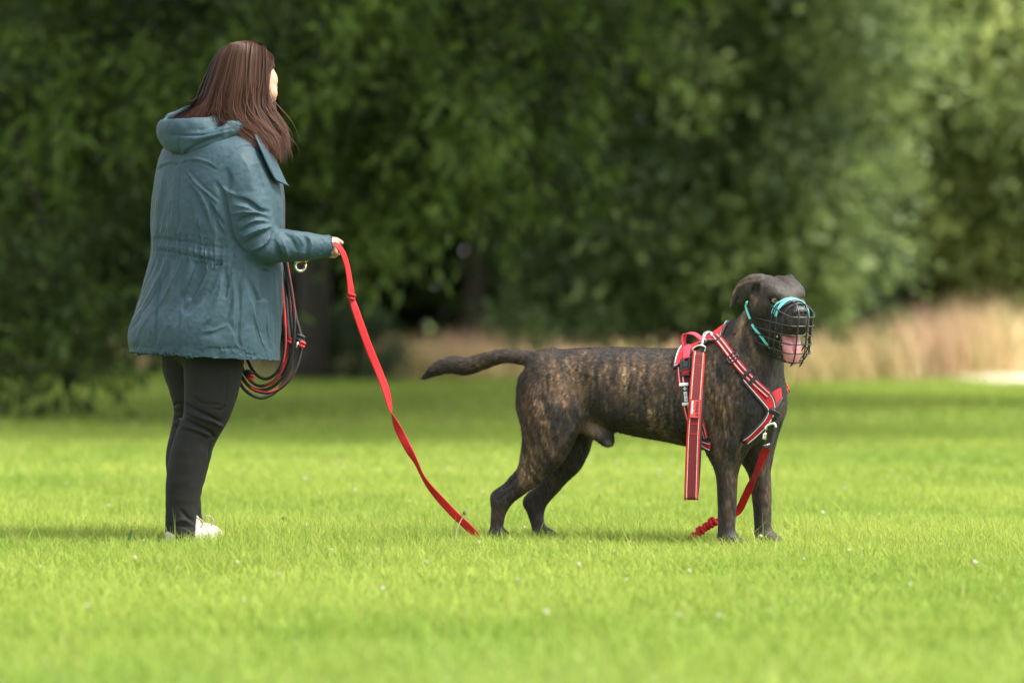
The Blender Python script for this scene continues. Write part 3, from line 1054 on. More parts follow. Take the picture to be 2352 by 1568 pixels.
def coat(P):
    """brindle: tan streaks over near-black, by place on the body"""
    q = project(P)
    x, y = q[:, 0], q[:, 1]
    dx, dy = P[:, 0] - DOG_X0, P[:, 1] - DOG_Y0
    u = dx * HC - dy * HS
    w = dx * HS + dy * HC
    z = P[:, 2]
    n = len(P)

    def blob(cx, cy, rx, ry, ang=0, soft=1.0):
        c, s = math.cos(R(ang)), math.sin(R(ang))
        a = ((x - cx) * c + (y - cy) * s) / rx
        b = (-(x - cx) * s + (y - cy) * c) / ry
        return np.exp(-(a * a + b * b) ** 1.3 * soft)
    # regions
    reg = np.zeros(n)
    reg = np.maximum(reg, 0.78 * blob(1400, 868, 170, 62))
    reg = np.maximum(reg, 0.64 * blob(1260, 930, 75, 120, 12))
    reg = np.maximum(reg, 0.62 * blob(1225, 1060, 60, 80, 35))
    reg = np.maximum(reg, 0.75 * blob(1530, 930, 70, 85))
    reg = np.maximum(reg, 0.80 * blob(1645, 900, 55, 120))
    reg = np.maximum(reg, 0.62 * blob(1670, 1000, 38, 70))
    reg = np.maximum(reg, 0.42 * blob(1670, 1130, 30, 80))
    reg = np.maximum(reg, 0.30 * blob(1750, 1120, 24, 90))
    reg = np.maximum(reg, 0.28 * blob(1120, 830, 150, 26))
    reg = np.maximum(reg, 0.22 * blob(1170, 1140, 50, 70))
    reg = np.maximum(reg, 0.10)
    reg *= 1 - 0.75 * sstep(812, 799, y) * (x > 1240) * (x < 1600)
    reg *= 1 - 0.9 * blob(1730, 960, 42, 60)
    # streaks: run down the flank, slant along the thigh
    sl = np.where(x < 1330, 0.35, 0.05)
    wob = noise(np.column_stack([u * 14, w * 14, z * 14]), 8) - 0.5
    s1 = noise(np.column_stack([(u + sl * z + wob * 0.026) * 100, w * 10, z * 9]), 1)
    s2 = noise(np.column_stack([(u + sl * z + wob * .02) * 190, w * 60, z * 34]), 2)
    s3 = noise(np.column_stack([u * 16, w * 10, z * 12]), 6)
    a = sstep(0.36, 0.86, 0.42 * s1 + 0.36 * s2 + 0.32 * s3)
    tan = np.clip(a * reg * 1.15, 0, 1)
    fine = noise(np.column_stack([u * 260, w * 260, z * 70]), 9)
    tan = np.clip(tan * (0.55 + 0.9 * fine), 0, 1)
    # neck streaks and cheek
    nk = 0.85 * blob(1700, 752, 11, 44, 14) + 0.55 * blob(1722, 775, 6, 44, -18) + 0.35 * blob(1735, 830, 30, 22, 20)
    tan = np.maximum(tan, np.clip(nk * (0.45 + 0.8 * s2), 0, 0.85))
    ck = 0.55 * blob(1732, 690, 9, 18, 15)
    tan = np.maximum(tan, np.clip(ck * (0.2 + 1.2 * fine), 0, 0.6))
    rim = np.exp(-(seg_dist(q, np.array([(1738, 643), (1712, 647), (1692, 658), (1682, 676), (1677, 700), (1674, 714)]))[0] / 2.6) ** 2) * 0.5
    tan = np.maximum(tan, rim * (x < 1736))
    dark = np.array([0.022, 0.019, 0.0165])
    mid = np.array([0.170, 0.114, 0.067])
    pale = np.array([0.29, 0.212, 0.13])
    k = sstep(0.5, 0.95, tan)[:, None]
    tc = mid * (1 - k) + pale * k
    warm = noise(np.column_stack([u * 9, w * 5, z * 5]), 13)[:, None]
    tc = tc * (np.array([1.0, 1.0, 1.0]) * (1 - warm) + np.array([1.15, 0.93, 0.78]) * warm)
    c = dark * (1 - tan[:, None]) + tc * tan[:, None]
    c = c * (0.5 + 1.0 * fine[:, None])
    # bare pinkish-grey skin of the groin
    g = np.clip(blob(1362, 985, 26, 20, 25), 0, 1)[:, None] * 0.75 * (w < 0.09)[:, None]
    c = c * (1 - g) + np.array([0.23, 0.15, 0.13]) * g
    tp = np.clip(blob(1396, 1018, 10, 9), 0, 1)[:, None] * 0.5
    c = c * (1 - tp) + np.array([0.22, 0.21, 0.20]) * tp
    # black mouth
    return c

dog = empty('dog', (DOG_X0, DOG_Y0, 0))
tag(dog, 'muscular brindle dog standing sideways, panting, head turned to the camera', 'dog')
COAT = mat('brindle_coat', rough=0.55, attr='tint', spec=0.25, bump=0.3, bscale=420)
dog_col = coat(DOG_P)
_body = np_mesh('body', DOG_P, DOG_F, COAT, dog, attrs={'tint': dog_col})

# short coat: single hairs lying along the body
def build_fur():
    rng = np.random.default_rng(3)
    a, b, c, d = (DOG_P[DOG_F[:, i]] for i in range(4))
    area = 0.5 * np.linalg.norm(np.cross(c - a, d - b), axis=1)
    n = 220000
    fi = rng.choice(len(DOG_F), n, p=area / area.sum())
    s, t = rng.random((2, n, 1))
    p = (a[fi] * (1 - s) + b[fi] * s) * (1 - t) + (d[fi] * (1 - s) + c[fi] * s) * t
    N = nrm(DOG_N[DOG_F[fi]].mean(1))
    q = project(p)
    # flow of the coat: (x, y, dx, dy, length mm)
    fl = np.array([(1000, 850, -1, .2, 20), (1070, 840, -1, .1, 19), (1150, 820, -1, .05, 14), (1230, 825, -1, .25, 10), (1205, 900, -.35, 1, 20), (1200, 960, -.3, 1, 20), (1260, 900, -.6, .8, 12),
                   (1250, 1000, -.3, 1, 13), (1200, 1100, -.5, .8, 10), (1145, 1150, -.1, 1, 7), (1140, 1210, 0, 1, 6), (1235, 1180, 0, 1, 6), (1240, 1220, 0, 1, 6), (1310, 1000, -.3, .9, 10), (1350, 850, -1, .35, 10),
                   (1450, 820, -1, .2, 10), (1450, 950, -1, .5, 12), (1480, 1000, -.9, .4, 15), (1390, 1005, .6, .5, 14), (1560, 900, -.8, .7, 11), (1560, 1010, -.9, .4, 13), (1640, 850, -.5, .9, 11), (1650, 960, -.3, 1, 11),
                   (1670, 1100, 0, 1, 7), (1670, 1210, 0, 1, 6), (1750, 1100, 0, 1, 7), (1752, 1210, 0, 1, 6), (1700, 780, -.5, .9, 12), (1740, 860, -.2, 1, 11), (1780, 900, 0, 1, 9), (1690, 740, -.4, 1, 12),
                   (1740, 690, -.9, .4, 5), (1790, 660, -.5, -.6, 4), (1820, 700, -.6, -.5, 3.5), (1830, 740, -.7, .2, 3), (1800, 810, -.6, .6, 4), (1690, 680, -.6, .8, 5)])
    w = 1 / (((q[:, None, :] - fl[None, :, :2]) ** 2).sum(2) + 60) ** 1.5
    w /= w.sum(1, keepdims=True)
    fd = w @ fl[:, 2:4]
    ln = (w @ fl[:, 4]) / 1000.0
    dirv = np.column_stack([fd[:, 0] * HC, -fd[:, 0] * HS, -fd[:, 1]])
    dirv = nrm(dirv - N * (dirv * N).sum(1, keepdims=True))
    dirv = nrm(dirv + rng.normal(0, 0.16, (n, 3)))
    lift = rng.uniform(0.12, 0.5, (n, 1))
    dirv = nrm(dirv + N * lift)
    ln = ln * rng.uniform(0.6, 1.2, n)
    sd = nrm(np.cross(dirv, N + rng.normal(0, 0.3, (n, 3)))) * (0.0006 + 0.0004 * rng.random((n, 1)))
    VV = np.stack([p - sd - N * 0.0005, p + sd - N * 0.0005, p + dirv * ln[:, None] - N * (0.12 * ln)[:, None]], 1).reshape(-1, 3)
    col = coat(p) * rng.uniform(0.35, 1.75, (n, 1))
    np_mesh('fur', VV, np.arange(3 * n).reshape(-1, 3), mat('fur_strand', rough=0.6, attr='tint', spec=0.12), dog, smooth=False, attrs={'tint': np.repeat(col, 3, 0)})['kind'] = 'stuff'

build_fur()

# eyes
def eye(l):
    n, m = 18, 12
    c = H(l, 67, -4)
    ax = nrm(HF + HL * (0.12 if l > 0 else -0.12) + np.array([0, -0.15, 0.05]))
    s = nrm(np.cross(ax, HT))
    t = np.cross(s, ax)
    VV, col = [], []
    for i in range(m + 1):
        a = math.pi * i / m
        for k in range(n):
            b = 2 * math.pi * k / n
            VV.append(c + 0.0135 * (math.cos(a) * ax + math.sin(a) * (math.cos(b) * s + math.sin(b) * t)))
            dg = math.degrees(a)
            col.append((0.004, 0.004, 0.004) if dg < 20 else (0.34, 0.15, 0.05) if dg < 54 else (0.02, 0.014, 0.012))
    F = [(i * n + k, i * n + (k + 1) % n, (i + 1) * n + (k + 1) % n, (i + 1) * n + k) for i in range(m) for k in range(n)]
    fpd('eye', VV, F, EYE, dog, True, {'tint': np.array(col)})
    # lids
    LV = []
    for sg, lo in ((1, 0.0128), (-1, 0.0124)):
        pts = []
        for q in np.linspace(-1, 1, 9):
            pts.append(c + ax * (lo * math.cos(q * 1.15) * 0.93) + s * (0.0135 * math.sin(q * 1.15)) + t * (sg * (0.0082 * math.cos(q * 1.35) + 0.001)))
        LV.append((np.array(pts), 0.0031))
    tubes('eyelid', LV, SKIN_BLACK, dog, 6)

EYE = mat('dog_eye', rough=0.06, attr='tint', spec=0.7)
SKIN_BLACK = mat('black_skin', (0.016, 0.014, 0.014), 0.45, var=0.2, vscale=120)
eye(-47)
eye(47)

# nose
def build_nose():
    c = H(0, 158, -26)
    S = SDF(c - 0.05, c + 0.05, 0.0018)
    S.ell(H(0, 156, -22), (0.0255, 0.018, 0.0165), HA, 0.006)
    S.ell(H(0, 160, -35), (0.017, 0.013, 0.015), HA, 0.008)
    for q in (-1, 1):
        S.ell(H(q * 17, 158, -27), (0.0115, 0.014, 0.0125), HA, 0.006)
        S.ell(H(q * 12, 173, -28), (0.0065, 0.008, 0.0050), HA, 0.004, 's')
        S.ell(H(q * 23, 168, -33), (0.009, 0.006, 0.0022), HA, 0.002, 's')
    S.ell(H(0, 176, -36), (0.0012, 0.006, 0.014), HA, 0.002, 's')
    P, F = S.mesh(1)
    np_mesh('nose', P, F, mat('wet_nose', (0.018, 0.016, 0.016), 0.28, bump=0.5, bscale=600, spec=0.6), dog)

build_nose()

# mouth: tongue, lining, teeth
def build_mouth():
    c = H(0, 120, -125)
    S = SDF(c - 0.09, c + 0.09, 0.002)
    S.chain(np.array([H(-3, 60, -104), H(-4, 100, -112), H(-6, 133, -122), H(-8, 146, -146), H(-8, 148, -172), H(-8, 147, -182)]), [0.026, 0.029, 0.032, 0.034, 0.030, 0.022], 0.0, (nrm(HF * .7 + HT * .7), 0.27))
    S.chain(np.array([H(-5, 70, -90), H(-7, 130, -108), H(-9, 158, -140), H(-9, 160, -178)]), [0.003, 0.004, 0.004, 0.003], 0.006, None, op='s')
    P, F = S.mesh(1)
    np_mesh('tongue', P, F, mat('tongue', (0.46, 0.17, 0.17), 0.34, var=0.15, vscale=90, bump=0.4, bscale=350, sss=0.15), dog)
    S = SDF(c - 0.10, c + 0.10, 0.003)
    S.ell(H(0, 78, -100), (0.042, 0.050, 0.020), HA, 0.0)
    P, F = S.mesh(1)
    np_mesh('mouth_lining', P, F, mat('gums', (0.085, 0.030, 0.030), 0.4), dog)
    tm = mat('tooth', (0.62, 0.56, 0.42), 0.3)
    for l, f, t, hgt, up in ((-36, 116, -104, 12, -1), (-31, 124, -142, 17, 1), (-38, 98, -122, 9, 1), (-39, 86, -114, 8, 1), (31, 124, -142, 17, 1), (36, 116, -104, 12, -1),
                             (-14, 141, -150, 7, 1), (0, 143, -151, 7, 1), (14, 141, -150, 7, 1)):
        b = H(l, f, t)
        Q = np.array([b, b + HT * up * hgt * 0.0005, b + HT * up * hgt * 0.001])
        tube('tooth', Q, [0.0042, 0.0034, 0.0006], tm, dog, 6)

build_mouth()

# ================================================================ what the dog wears
def strap_mat(name, rim, mid, stitch=(0.75, 0.70, 0.66), at=0.66, wid=0.07, edge=0.74, dash=0.005, under=None, centre=None, rough=0.75):
    """webbing: rim colour, middle colour, dashed stitch lines, other colour underneath"""
    m = bpy.data.materials.new(name)
    m.use_nodes = True
    N, L = m.node_tree.nodes, m.node_tree.links
    b = N['Principled BSDF']
    b.inputs['Roughness'].default_value = rough
    b.inputs['Specular IOR Level'].default_value = 0.25

    def attr(n):
        a = N.new('ShaderNodeAttribute')
        a.attribute_name = n
        return a.outputs['Fac']

    def mth(op, x, y=None):
        q = N.new('ShaderNodeMath')
        q.operation = op
        for i, v in enumerate((x, y)):
            if v is None:
                continue
            if isinstance(v, (int, float)):
                q.inputs[i].default_value = v
            else:
                L.new(v, q.inputs[i])
        return q.outputs[0]

    def mix(f, a, c):
        q = N.new('ShaderNodeMix')
        q.data_type = 'RGBA'
        L.new(f, q.inputs[0])
        for i, v in ((6, a), (7, c)):
            if isinstance(v, tuple):
                q.inputs[i].default_value = (*v, 1)
            else:
                L.new(v, q.inputs[i])
        return q.outputs[2]
    ab = mth('ABSOLUTE', attr('across'))
    col = mix(mth('GREATER_THAN', ab, edge), mid, rim)
    if centre:
        col = mix(mth('LESS_THAN', ab, 0.16), col, centre)
    if stitch:
        near = mth('LESS_THAN', mth('ABSOLUTE', mth('SUBTRACT', ab, at)), wid)
        on = mth('GREATER_THAN', mth('FRACT', mth('DIVIDE', attr('along'), dash)), 0.38)
        col = mix(mth('MULTIPLY', near, on), col, stitch)
    if under:
        col = mix(mth('LESS_THAN', attr('topside'), 0.5), col, under)
    wv = N.new('ShaderNodeTexNoise')
    wv.inputs['Scale'].default_value = 260
    tc = N.new('ShaderNodeTexCoord')
    L.new(tc.outputs['Object'], wv.inputs['Vector'])
    sc = N.new('ShaderNodeMapRange')
    sc.inputs['To Min'].default_value = 0.65
    sc.inputs['To Max'].default_value = 1.3
    L.new(wv.outputs['Fac'], sc.inputs['Value'])
    vm = N.new('ShaderNodeVectorMath')
    vm.operation = 'SCALE'
    L.new(col, vm.inputs[0])
    L.new(sc.outputs[0], vm.inputs['Scale'])
    L.new(vm.outputs[0], b.inputs['Base Color'])
    bp = N.new('ShaderNodeBump')
    bp.inputs['Strength'].default_value = 0.35
    bp.inputs['Distance'].default_value = 0.002
    L.new(wv.outputs['Fac'], bp.inputs['Height'])
    L.new(bp.outputs[0], b.inputs['Normal'])
    return m

RED = (0.36, 0.013, 0.018)
M_STRAP = strap_mat('red_strap', RED, (0.32, 0.011, 0.015), (0.72, 0.66, 0.64), 0.50, 0.11, 0.9, 0.0052, centre=(0.02, 0.016, 0.017))
M_LEAD = strap_mat('maroon_lead', (0.38, 0.016, 0.016), (0.105, 0.011, 0.013), (0.70, 0.62, 0.50), 0.68, 0.045, 0.74, 0.006, under=(0.016, 0.020, 0.022))
M_RED = mat('red_webbing', RED, 0.75, var=0.18, vscale=60, bump=0.3, bscale=500, spec=0.25)
M_PINK = mat('faded_red_webbing', (0.42, 0.036, 0.06), 0.75, var=0.12, vscale=60, bump=0.3, bscale=500, spec=0.25)
M_BLACK = mat('black_plastic', (0.016, 0.016, 0.017), 0.42, var=0.2, vscale=80)
M_EDGE = mat('black_binding', (0.014, 0.015, 0.017), 0.7)
M_WHITE = mat('white_piping', (0.66, 0.66, 0.66), 0.5)
M_STEEL = mat('polished_steel', (0.62, 0.60, 0.55), 0.22, metal=1.0)
M_TEAL = mat('turquoise_strap', (0.13, 0.62, 0.56), 0.5, var=0.1, vscale=60)
M_WIRE = mat('rubber_coated_wire', (0.014, 0.014, 0.015), 0.38, spec=0.5)

def hit(vx, vy):
    o = Vector((0, 0, CAM_H))
    p = V(vx, vy, 12.7)
    r = DOG_BVH.ray_cast(o, (Vector(p) - o).normalized())
    if r[0] is None:
        r = DOG_BVH.find_nearest(Vector(D(vx, vy, -0.05)))
    return np.array(r[0]), np.array(r[1])

def smooth_rows(A, n=2):
    for _ in range(n):
        B = A.copy()
        B[1:-1] = (A[:-2] + 2 * A[1:-1] + A[2:]) / 4
        A = B
    return A

def path_on(px, sub=4, off=0.004):
    Q = catmull(np.asarray(px, float), sub)
    hs = [hit(*q) for q in Q]
    P = smooth_rows(np.array([h[0] for h in hs]), 3)
    Nn = nrm(smooth_rows(np.array([h[1] for h in hs]), 5))
    T = nrm(np.gradient(P, axis=0))
    S = nrm(np.cross(Nn, T))
    Nn = nrm(np.cross(T, S))
    return P + Nn * off, S, Nn

def hugged(P, S, N, w):
    """edge points dropped back onto the coat so wide panels follow the body"""
    w = np.broadcast_to(w, (len(P),))
    out = []
    for sg in (-1, -0.5, 0, 0.5, 1):
        row = []
        for p, s_, n_, ww in zip(P, S, N, w):
            q = p + s_ * ww * sg
            r = DOG_BVH.find_nearest(Vector(q))
            row.append(np.array(r[0]) + nrm(np.array(r[1]) * 0.4 + n_) * 0.0045)
        out.append(smooth_rows(np.array(row), 2))
    return np.array(out)

def panel(name, px, half_mm, m, parent, sub=4, th=0.004):
    Pp, S, Nn = path_on(px, sub)
    hm = catmull(np.asarray(half_mm, float)[:, None], sub)[:, 0] / 1000.0
    G = hugged(Pp, S, Nn, hm)                          # 5 x n x 3
    k, n = G.shape[:2]
    NN = np.broadcast_to(Nn, G.shape)
    VV = np.concatenate([(G + NN * th / 2).reshape(-1, 3), (G - NN * th).reshape(-1, 3)])
    F = []
    for i in range(k - 1):
        for j in range(n - 1):
            a, b, c, d = i * n + j, i * n + j + 1, (i + 1) * n + j + 1, (i + 1) * n + j
            F.append((a, d, c, b))
            F.append((a + k * n, b + k * n, c + k * n, d + k * n))
    for j in range(n - 1):
        F.append((j, j + 1, j + 1 + k * n, j + k * n))
        e = (k - 1) * n
        F.append((e + j + 1, e + j, e + j + k * n, e + j + 1 + k * n))
    for i in range(k - 1):
        F.append(((i + 1) * n, i * n, i * n + k * n, (i + 1) * n + k * n))
        F.append((i * n + n - 1, (i + 1) * n + n - 1, (i + 1) * n + n - 1 + k * n, i * n + n - 1 + k * n))
    o = fpd(name, VV, F, m, parent)
    return o, G, Nn

def Zc(*pts):
    return z5(*pts)

def text_mesh(name, s, size, origin, right, up, m, parent, depth=0.0006, bold=0.0):
    cu = bpy.data.curves.new('t', 'FONT')
    cu.body = s
    cu.size = size
    cu.extrude = depth / 2
    cu.offset = bold
    cu.align_x = 'CENTER'
    cu.align_y = 'CENTER'
    ob = bpy.data.objects.new('t', cu)
    COL.objects.link(ob)
    dg = bpy.context.evaluated_depsgraph_get()
    me = bpy.data.meshes.new_from_object(ob.evaluated_get(dg))
    bpy.data.objects.remove(ob)
    co = np.zeros(len(me.vertices) * 3)
    me.vertices.foreach_get('co', co)
    co = co.reshape(-1, 3)
    right, up = nrm(right), nrm(up)
    nn = np.cross(right, up)
    co = np.asarray(origin) + co[:, :1] * right + co[:, 1:2] * up + co[:, 2:] * nn
    me.vertices.foreach_set('co', np.ascontiguousarray(co, np.float32).ravel())
    me.name = name
    me.materials.clear()
    return link(name, me, m, parent)

def build_harness():
    h = empty('dog_harness', D(1620, 800))
    tag(h, 'red padded dog harness with black and white edging on the brindle dog', 'harness')
    # girth strap all the way round
    c = D(1598, 912, 0)
    hd = np.array([HC, -HS, 0])
    up = nrm(np.array([0, 0, 1.0]) - hd * 0.20)
    P, Nn = [], []
    for a in np.linspace(0, 2 * math.pi, 73):
        d = math.cos(a) * -LAT + math.sin(a) * up
        r = DOG_BVH.ray_cast(Vector(c), Vector(d))
        p = np.array(r[0]) if r[0] is not None else c + d * 0.14
        P.append(p + d * 0.004)
        Nn.append(d)
    P = smooth_rows(np.array(P), 3)
    P[-1] = P[0]
    T = nrm(np.gradient(P, axis=0))
    S = nrm(np.cross(np.array(Nn), T))
    ribbon('girth_strap', P, S, nrm(np.cross(T, S)), 0.0125, 0.003, M_STRAP, h)
    # saddle over the withers
    cols = np.linspace(1570, 1672, 15)
    near = np.interp(cols, [1570, 1592, 1612, 1640, 1672], [58, 52, 24, 30, 34])
    G = []
    for vx, na in zip(cols, near):
        cc = D(vx, 900, 0)
        row = []
        for a in np.linspace(-na, na, 13):
            d = nrm(np.array([0, 0, 1.0]) * math.cos(R(a)) + LAT * math.sin(R(a)))
            r = DOG_BVH.ray_cast(Vector(cc), Vector(d))
            row.append((np.array(r[0]) if r[0] is not None else cc + d * 0.15) + d * 0.006)
        G.append(row)
    G = np.array(G)
    G = smooth_rows(G, 2)
    n, k = G.shape[:2]
    outw = nrm(G - np.array([D(v, 900, 0) for v in cols])[:, None])
    VV = np.concatenate([(G + outw * 0.004).reshape(-1, 3), (G - outw * 0.004).reshape(-1, 3)])
    F = []
    for i in range(n - 1):
        for j in range(k - 1):
            a, b, c_, d = i * k + j, i * k + j + 1, (i + 1) * k + j + 1, (i + 1) * k + j
            F.append((a, b, c_, d))
            F.append((a + n * k, d + n * k, c_ + n * k, b + n * k))
    rim = [i * k for i in range(n)] + [(n - 1) * k + j for j in range(1, k)] + [i * k + k - 1 for i in range(n - 2, -1, -1)] + [j for j in range(k - 2, 0, -1)]
    for a, b in zip(rim, rim[1:] + rim[:1]):
        F.append((b, a, a + n * k, b + n * k))
    sd = fpd('saddle_pad', VV, F, M_RED, h)
    E = (G + outw * 0.003).reshape(-1, 3)[rim]
    tube('edge_binding', smooth_rows(E, 1), 0.0045, M_EDGE, sd, 7, True)
    IN = (G * 0.0)
    ctr = G.mean((0, 1))
    tube('piping', E + nrm(ctr - E) * 0.0045 + np.array([0, -0.0025, 0.0035]), 0.0014, M_WHITE, sd, 6, True)
    # grab handle
    hp = np.array([D(1578, 806, -.03), D(1570, 786, -.035), D(1574, 768, -.03), D(1592, 766, -.03), D(1608, 776, -.03), D(1616, 786, -.03)])
    hp = catmull(hp, 6)
    T = nrm(np.gradient(hp, axis=0))
    S = nrm(np.cross(T, nrm(np.cross(T, LAT * 0.8 + np.array([0.45, 0, 0.2])))))
    ribbon('grab_handle', hp, S, nrm(np.cross(T, S)), 0.011, 0.004, M_PINK, h)
    # webbing over the top of the girth strap on the near side
    Pp, S, Nn = path_on(Zc((225, 160), (218, 200), (212, 235), (210, 275)), 4, 0.011)
    ribbon('webbing_tab', Pp, S, Nn, 0.0125, 0.003, M_PINK, h)
    # buckle
    p, nn = hit(*Zc((207, 322))[0])
    nn = nrm(nn * np.array([1, 1, 0.35]))
    up = nrm(np.array([-0.06, 0, 1.0]) - nn * nn[2])
    rt = np.cross(up, nn)
    rt = rt if rt[0] > 0 else -rt
    A = [rt, up, nn]
    p = p + nn * 0.012
    bk = box('buckle', p + up * 0.009, A, (0.010, 0.011, 0.0055), M_BLACK, h, 0.002)
    box('buckle_arm', p + rt * 0.0145 + up * 0.004, A, (0.0035, 0.023, 0.005), M_BLACK, bk, 0.002)
    box('buckle_arm', p - rt * 0.0145 + up * 0.004, A, (0.0035, 0.023, 0.005), M_BLACK, bk, 0.002)
    box('buckle_bar', p - up * 0.006, A, (0.018, 0.004, 0.005), M_BLACK, bk, 0.002)
    box('buckle_bar', p - up * 0.0265, A, (0.018, 0.003, 0.005), M_BLACK, bk, 0.002)
    box('strap_end', p - up * 0.016, A, (0.0135, 0.007, 0.0025), M_RED, bk, 0.001)
    # name sleeve with white ends
    p, nn = hit(*Zc((200, 500))[0])
    nn = nrm(nn * np.array([1, 1, 0.3]))
    up = nrm(np.array([-0.10, 0, 1.0]) - nn * nn[2])
    rt = np.cross(up, nn)
    rt = rt if rt[0] > 0 else -rt
    A = [rt, up, nn]
    p = p + nn * 0.011
    sl = box('name_sleeve', p, A, (0.0155, 0.030, 0.0055), M_BLACK, h, 0.003)
    box('sleeve_end', p + up * 0.0315, A, (0.016, 0.0055, 0.0062), M_WHITE, sl, 0.003)
    box('sleeve_end', p - up * 0.0315, A, (0.0125, 0.0055, 0.0062), M_WHITE, sl, 0.003)
    fr = p + nn * 0.0061
    for dx, dy in ((0, 0), (0.0036, 0), (-0.0036, 0), (0, 0.0036), (0, -0.0036)):
        an = np.linspace(0, 2 * math.pi, 11)[:-1]
        ring = np.array([fr + rt * (0.003 + dx + 0.0019 * math.cos(a)) + up * (0.018 + dy + 0.0019 * math.sin(a)) for a in an])
        tube('emblem', ring, 0.0006, M_WHITE, sl, 5, True)
    pl = box('print_panel', fr + rt * 0.003 - up * 0.008, A, (0.0052, 0.016, 0.0004), M_WHITE, sl)
    text_mesh('print', 'HEL-PF', 0.0085, fr + rt * 0.003 - up * 0.008 + nn * 0.0007, -up, rt, M_EDGE, pl)
    # shoulder strap, near side
    Pp, S, Nn = path_on(Zc((405, 115), (445, 160), (500, 232), (560, 308), (625, 380), (690, 452), (752, 512)), 5, 0.009)
    ss = ribbon('shoulder_strap', Pp, S, Nn, 0.0135, 0.0035, M_STRAP, h)
    Pf = []
    for vx, vy in catmull([(1668, 772), (1700, 800), (1735, 835), (1768, 870), (1790, 905)], 5):
        r = DOG_BVH.ray_cast(Vector(D(vx, vy, 0) + LAT * 0.6), Vector(-LAT))
        Pf.append((np.array(r[0]) if r[0] is not None else D(vx, vy, 0.08)) + LAT * 0.006)
    Pf = smooth_rows(np.array(Pf), 3)
    T = nrm(np.gradient(Pf, axis=0))
    S = nrm(np.cross(LAT, T))
    ribbon('shoulder_strap', Pf, S, nrm(np.cross(T, S)), 0.0135, 0.0035, M_STRAP, h)

    def frame_on(zx, zy, hx, hy, rr, along):
        p, n_ = hit(*Zc((zx, zy))[0])
        j = int(np.argmin(np.linalg.norm(Pp - p, axis=1)))
        n_ = Nn2[j]
        T_ = nrm(np.gradient(Pp, axis=0))[j]
        S_ = nrm(np.cross(n_, T_))
        p = Pp[j] + n_ * 0.004
        pts = []
        for a in np.linspace(0, 2 * math.pi, 25)[:-1]:
            ca, sa = math.cos(a), math.sin(a)
            pts.append(p + S_ * hx * np.sign(ca) * abs(ca) ** 0.45 + T_ * hy * np.sign(sa) * abs(sa) ** 0.45)
        o = tube('slider', np.array(pts), rr, M_BLACK, h, 6, True)
        tube('slider_bar', np.array([p - S_ * hx, p + S_ * hx]), rr, M_BLACK, o, 6)
    Nn2 = Nn
    frame_on(525, 260, 0.0185, 0.013, 0.0022, True)
    frame_on(614, 368, 0.0175, 0.004, 0.0026, True)
    frame_on(648, 402, 0.0175, 0.004, 0.0026, True)
    # breast panel
    o, G, Nb = panel('breast_panel', Zc((612, 385), (668, 450), (730, 520), (776, 575), (768, 640), (722, 705), (660, 768), (610, 820)), (17, 20, 24, 24, 20, 18, 16, 14), M_RED, h)
    for e in (0, -1):
        E = smooth_rows(G[e] + Nb * 0.002, 2)
        tube('edge_binding', E, 0.0042, M_EDGE, o, 7)
        tube('piping', E + nrm(G[2] - G[e]) * 0.0046 + Nb * 0.002, 0.0014, M_WHITE, o, 6)
    o, G, Nb = panel('breast_panel', Zc((728, 596), (765, 565), (800, 528), (836, 492)), (12, 24, 27, 17), M_RED, h)
    tube('edge_binding', smooth_rows(G[0] + Nb * 0.002, 1), 0.0036, M_EDGE, o, 7)
    # strap and panel behind the elbow
    Pp, S, Nn = path_on(Zc((296, 640), (312, 700), (330, 752), (345, 800)), 5, 0.006)
    ribbon('side_strap', Pp, S, Nn, 0.010, 0.003, M_STRAP, h)
    o, G, Nb = panel('belly_panel', Zc((300, 815), (335, 838), (372, 850)), (9, 13, 14), M_RED, h)
    for e in (0, -1):
        E = smooth_rows(G[e] + Nb * 0.002, 1)
        tube('edge_binding', E, 0.0036, M_EDGE, o, 6)
        tube('piping', E + nrm(G[2] - G[e]) * 0.004 + Nb * 0.002, 0.0013, M_WHITE, o, 6)
    # webbing loop and chest ring
    b, n_ = hit(*Zc((770, 625))[0])
    lp = catmull([hit(*Zc((752, 610))[0])[0] + n_ * .006, b + n_ * 0.016 + np.array([.01, 0, 0]), hit(*Zc((790, 645))[0])[0] + n_ * 0.018, hit(*Zc((772, 668))[0])[0] + n_ * .008], 5)
    T = nrm(np.gradient(lp, axis=0))
    S = nrm(np.cross(T, np.cross(T, np.array([0.6, -0.5, 0.6]))))
    ribbon('chest_loop', lp, S, nrm(np.cross(T, S)), 0.008, 0.004, M_EDGE, h)
    # ring on the back that the lead clips to
    rp = hit(*Zc((345, 125))[0])[0] + np.array([0, -0.02, 0.012])
    an = np.linspace(0, 2 * math.pi, 21)[:-1]
    tube('back_ring', np.array([rp + np.array([0.016 * math.cos(a), 0.006 * math.sin(a), 0.014 * math.sin(a)]) for a in an]), 0.0026, M_STEEL, h, 8, True)
    return rp

BACK_RING = build_harness()

